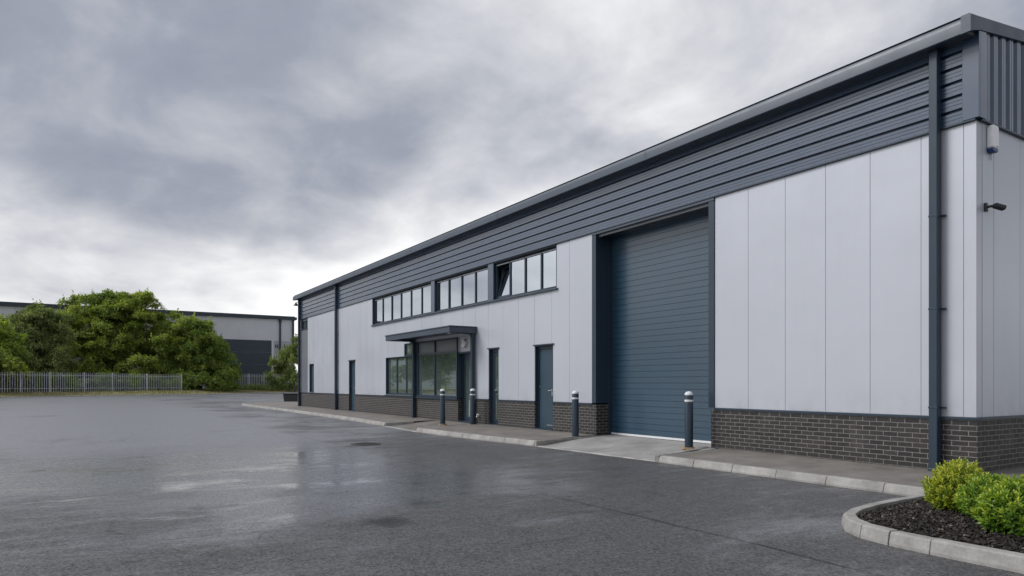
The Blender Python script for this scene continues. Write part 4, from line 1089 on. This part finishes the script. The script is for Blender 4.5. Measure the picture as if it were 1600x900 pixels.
# rough grass on the verge, weeds at the fences
V = []; F = []; T = []
def blade(p, h, wd, tone):
    i = len(V); an = random.uniform(0, 6.28); le = Vector((random.gauss(0, .35), random.gauss(0, .35), 1)).normalized()
    s = Vector((math.cos(an), math.sin(an), 0))*wd
    for q in (p-s, p+s, p+le*h*.6+s*.6, p+le*h*.6-s*.6, p+le*h+Vector((le.x, le.y, -.2))*h*.3): V.append(tuple(q))
    F.extend([(i, i+1, i+2, i+3), (i+3, i+2, i+4)]); T.extend([tone]*5)
vis = [p for p in fkr if p.y > -30 and p.y < 30]
prof_z = lambda o: np.interp(o, [.14, 2.2, 5, 9], [-.03, .10, .38, .45])
for _ in range(15000):
    k = random.randrange(len(fkr)-1)
    p = fkr[k].lerp(fkr[k+1], random.random())
    if not -34 < p.y < 32: continue
    d = (fkr[k+1]-fkr[k]).normalized(); nn = Vector((-d.y, d.x, 0)); o_ = random.uniform(.2, 8.5)
    q = p+nn*o_; q.z = float(prof_z(o_))-.02
    cl = math.sin(q.x*.9)*math.sin(q.y*.7)
    blade(q, random.uniform(.08, .30)*(1+.3*cl), random.uniform(.02, .05), min(1, max(0, random.gauss(.5+.2*cl, .2))))
tag(scatter_mesh('grass', V, F, T, 'grass'), kind='stuff')
V = []; F = []; T = []
for _ in range(4200):
    s = random.random(); p = Vector((B0.x, B0.y, 0)).lerp(Vector((B1.x, B1.y, 0)), s); p += Vector((random.gauss(0, .7), random.gauss(0, .7), 0)); p.z = .36
    hh = (.8+.7*math.sin(s*21)+.4*math.sin(s*47))*random.uniform(.4, 1)
    if hh > .15: blade(p, hh, random.uniform(.02, .06), random.random()*.55)
for _ in range(5200):
    s = random.random(); p = Vector((A0.x, A0.y, 0)).lerp(Vector((A1.x, A1.y, 0)), s)+Vector((-.8-1.5*random.random(), random.gauss(.4, .5), 0)); p.z = .40
    hh = .6*(.7+.5*math.sin(s*33)+.4*math.sin(s*71))*random.uniform(.4, 1)
    if hh > .15: blade(p, hh, random.uniform(.03, .08), random.random()*.3)
tag(scatter_mesh('weeds', V, F, T, 'leaf_pale'), kind='stuff')

# ------------------------------------------------------------------ far warehouse
W = empty('warehouse', (-121, 0, .4), 'large plain grey warehouse with a dark roof edge beyond the trees', 'building')
YA, YB = -80.0, 22.0
def fx(y): return -121.5+.0*(y)
HW = 13.3
s = MB(); s.box(-160, -121.0, YA, YB, 8.95, HW-.5); s.box(-160, -121.0, YA, 9.6, .0, 8.949); s.build('wall', 'farwall', W)
s = MB(); s.box(-160, -121.0, 9.601, YB, .0, 8.949); s.build('lower_panel', 'farlow', W)
s = MB(); s.box(-160.4, -120.55, YA-.4, YB+.5, HW-.5, HW-.02); s.box(-160.4, -120.75, YA-.2, YB+.2, HW-.02, HW+.12); s.build('roof_trim', 'fardark', W)
s = MB(); 
zz = .45
while zz < 9.0:
    s.box(-121.03, -120.94, 8.6, 18.1, zz, min(9.05, zz+2.1)); zz += 2.14
s.build('sectional_door', 'fardark', W)
for q in ((-120.99, -120.85, 18.15, 18.5, .4, 9.1), (-120.99, -120.85, 8.2, 8.55, .4, 9.1)): MB().box(*q).build('door_frame', 'farwall', W)
s = MB(); s.tube([(-120.8, 19.6, 12.8), (-120.8, 19.6, .4)], .16, 10); s.lathe([(.22, 0), (.28, .3), (.28, .5)], (-120.8, 19.6, 12.2), 10); s.build('downpipe', 'fardark', W)
s = MB(); s.box(-121.1, -120.7, YB-.28, YB+.06, -.1, HW-.5); s.build('corner_post', 'fardark', W)
for y in (18.75, 19.1, 20.3, 20.75, 21.2): MB().box(-120.995, -120.96, y, y+.22, 7.7, 8.4-.3*(y % .4)).build('panel_mark', 'fardark', W)  # dark dashes added in place of blurred lettering-like marks

# ------------------------------------------------------------------ small ground objects
a = empty('grit_bin', (-46.3, 2.9, 0), 'low black box standing beyond the far corner of the building', 'bin')
bb = at(456, 627, 49.0)
s = MB(); s.extrude([(-.46, 0), (-.52, .50), (.52, .50), (.46, 0)], -.35, .35, 'y'); 
yaw = Matrix.Rotation(math.atan2(RT[1], RT[0]), 4, 'Z')
def place(o, loc): o.matrix_basis = Matrix.Translation(loc) @ yaw
a.location = (bb.x, bb.y, 0)
o = s.build('body', 'black', None, bevel=.03); o.parent = a; o.rotation_euler.z = math.atan2(RT[1], RT[0])
s = MB(); s.box(-.55, .55, -.38, .38, .505, .58); o = s.build('lid', 'black', None, bevel=.03); o.parent = a; o.rotation_euler.z = math.atan2(RT[1], RT[0])
a = empty('manhole_cover', (-10.47, -4.74, RZ), 'round iron manhole cover set in the tarmac', 'manhole cover')
s = MB(); s.lathe([(.34, .001), (.34, .012), (.30, .014)], (-10.47, -4.74, RZ), 28); s.build('frame', 'iron', a)
s = MB(); s.lathe([(.285, .0), (.285, .016), (.28, .018)], (-10.47, -4.74, RZ), 28)
for i in range(-4, 5):
    for j in range(-4, 5):
        if i*i+j*j < 17: s.box(-10.47+i*.058-.018, -10.47+i*.058+.018, -4.74+j*.058-.018, -4.74+j*.058+.018, RZ+.0185, RZ+.023)
s.build('lid', 'iron', a)


# dark undergrowth behind the fence
n = 16000; r = np.random.default_rng(77); f = r.random(n); q0 = np.array([A0.x, A0.y, .4]); q1 = np.array([A1.x, A1.y, .4])
nd = np.array([-(A1.y-A0.y), A1.x-A0.x, 0]); nd /= np.linalg.norm(nd); nd = nd if nd@np.array([FW[0], FW[1], 0]) > 0 else -nd
hh = 1.5+.5*np.sin(f*31)+.35*np.sin(f*77+1)
P = q0+(q1-q0)*f[:, None]+nd*(.5+2.2*r.random(n))[:, None]; P[:, 2] += hh*r.random(n)**.7
Dv = r.normal(0, 1, (n, 3)); Dv[:, 2] = np.abs(Dv[:, 2])*.4; Dv /= np.linalg.norm(Dv, axis=1)[:, None]
V, F, T = leaf_batch(P, Dv, r.normal(0, .4, (n, 3))+np.array([0, 0, 1]), .30*r.uniform(.6, 1.3, n), .15*r.uniform(.6, 1.3, n), np.clip(r.normal(.35, .18, n), 0, 1))
tag(scatter_mesh('undergrowth', V, F, T, 'leaf_deep'), kind='stuff')
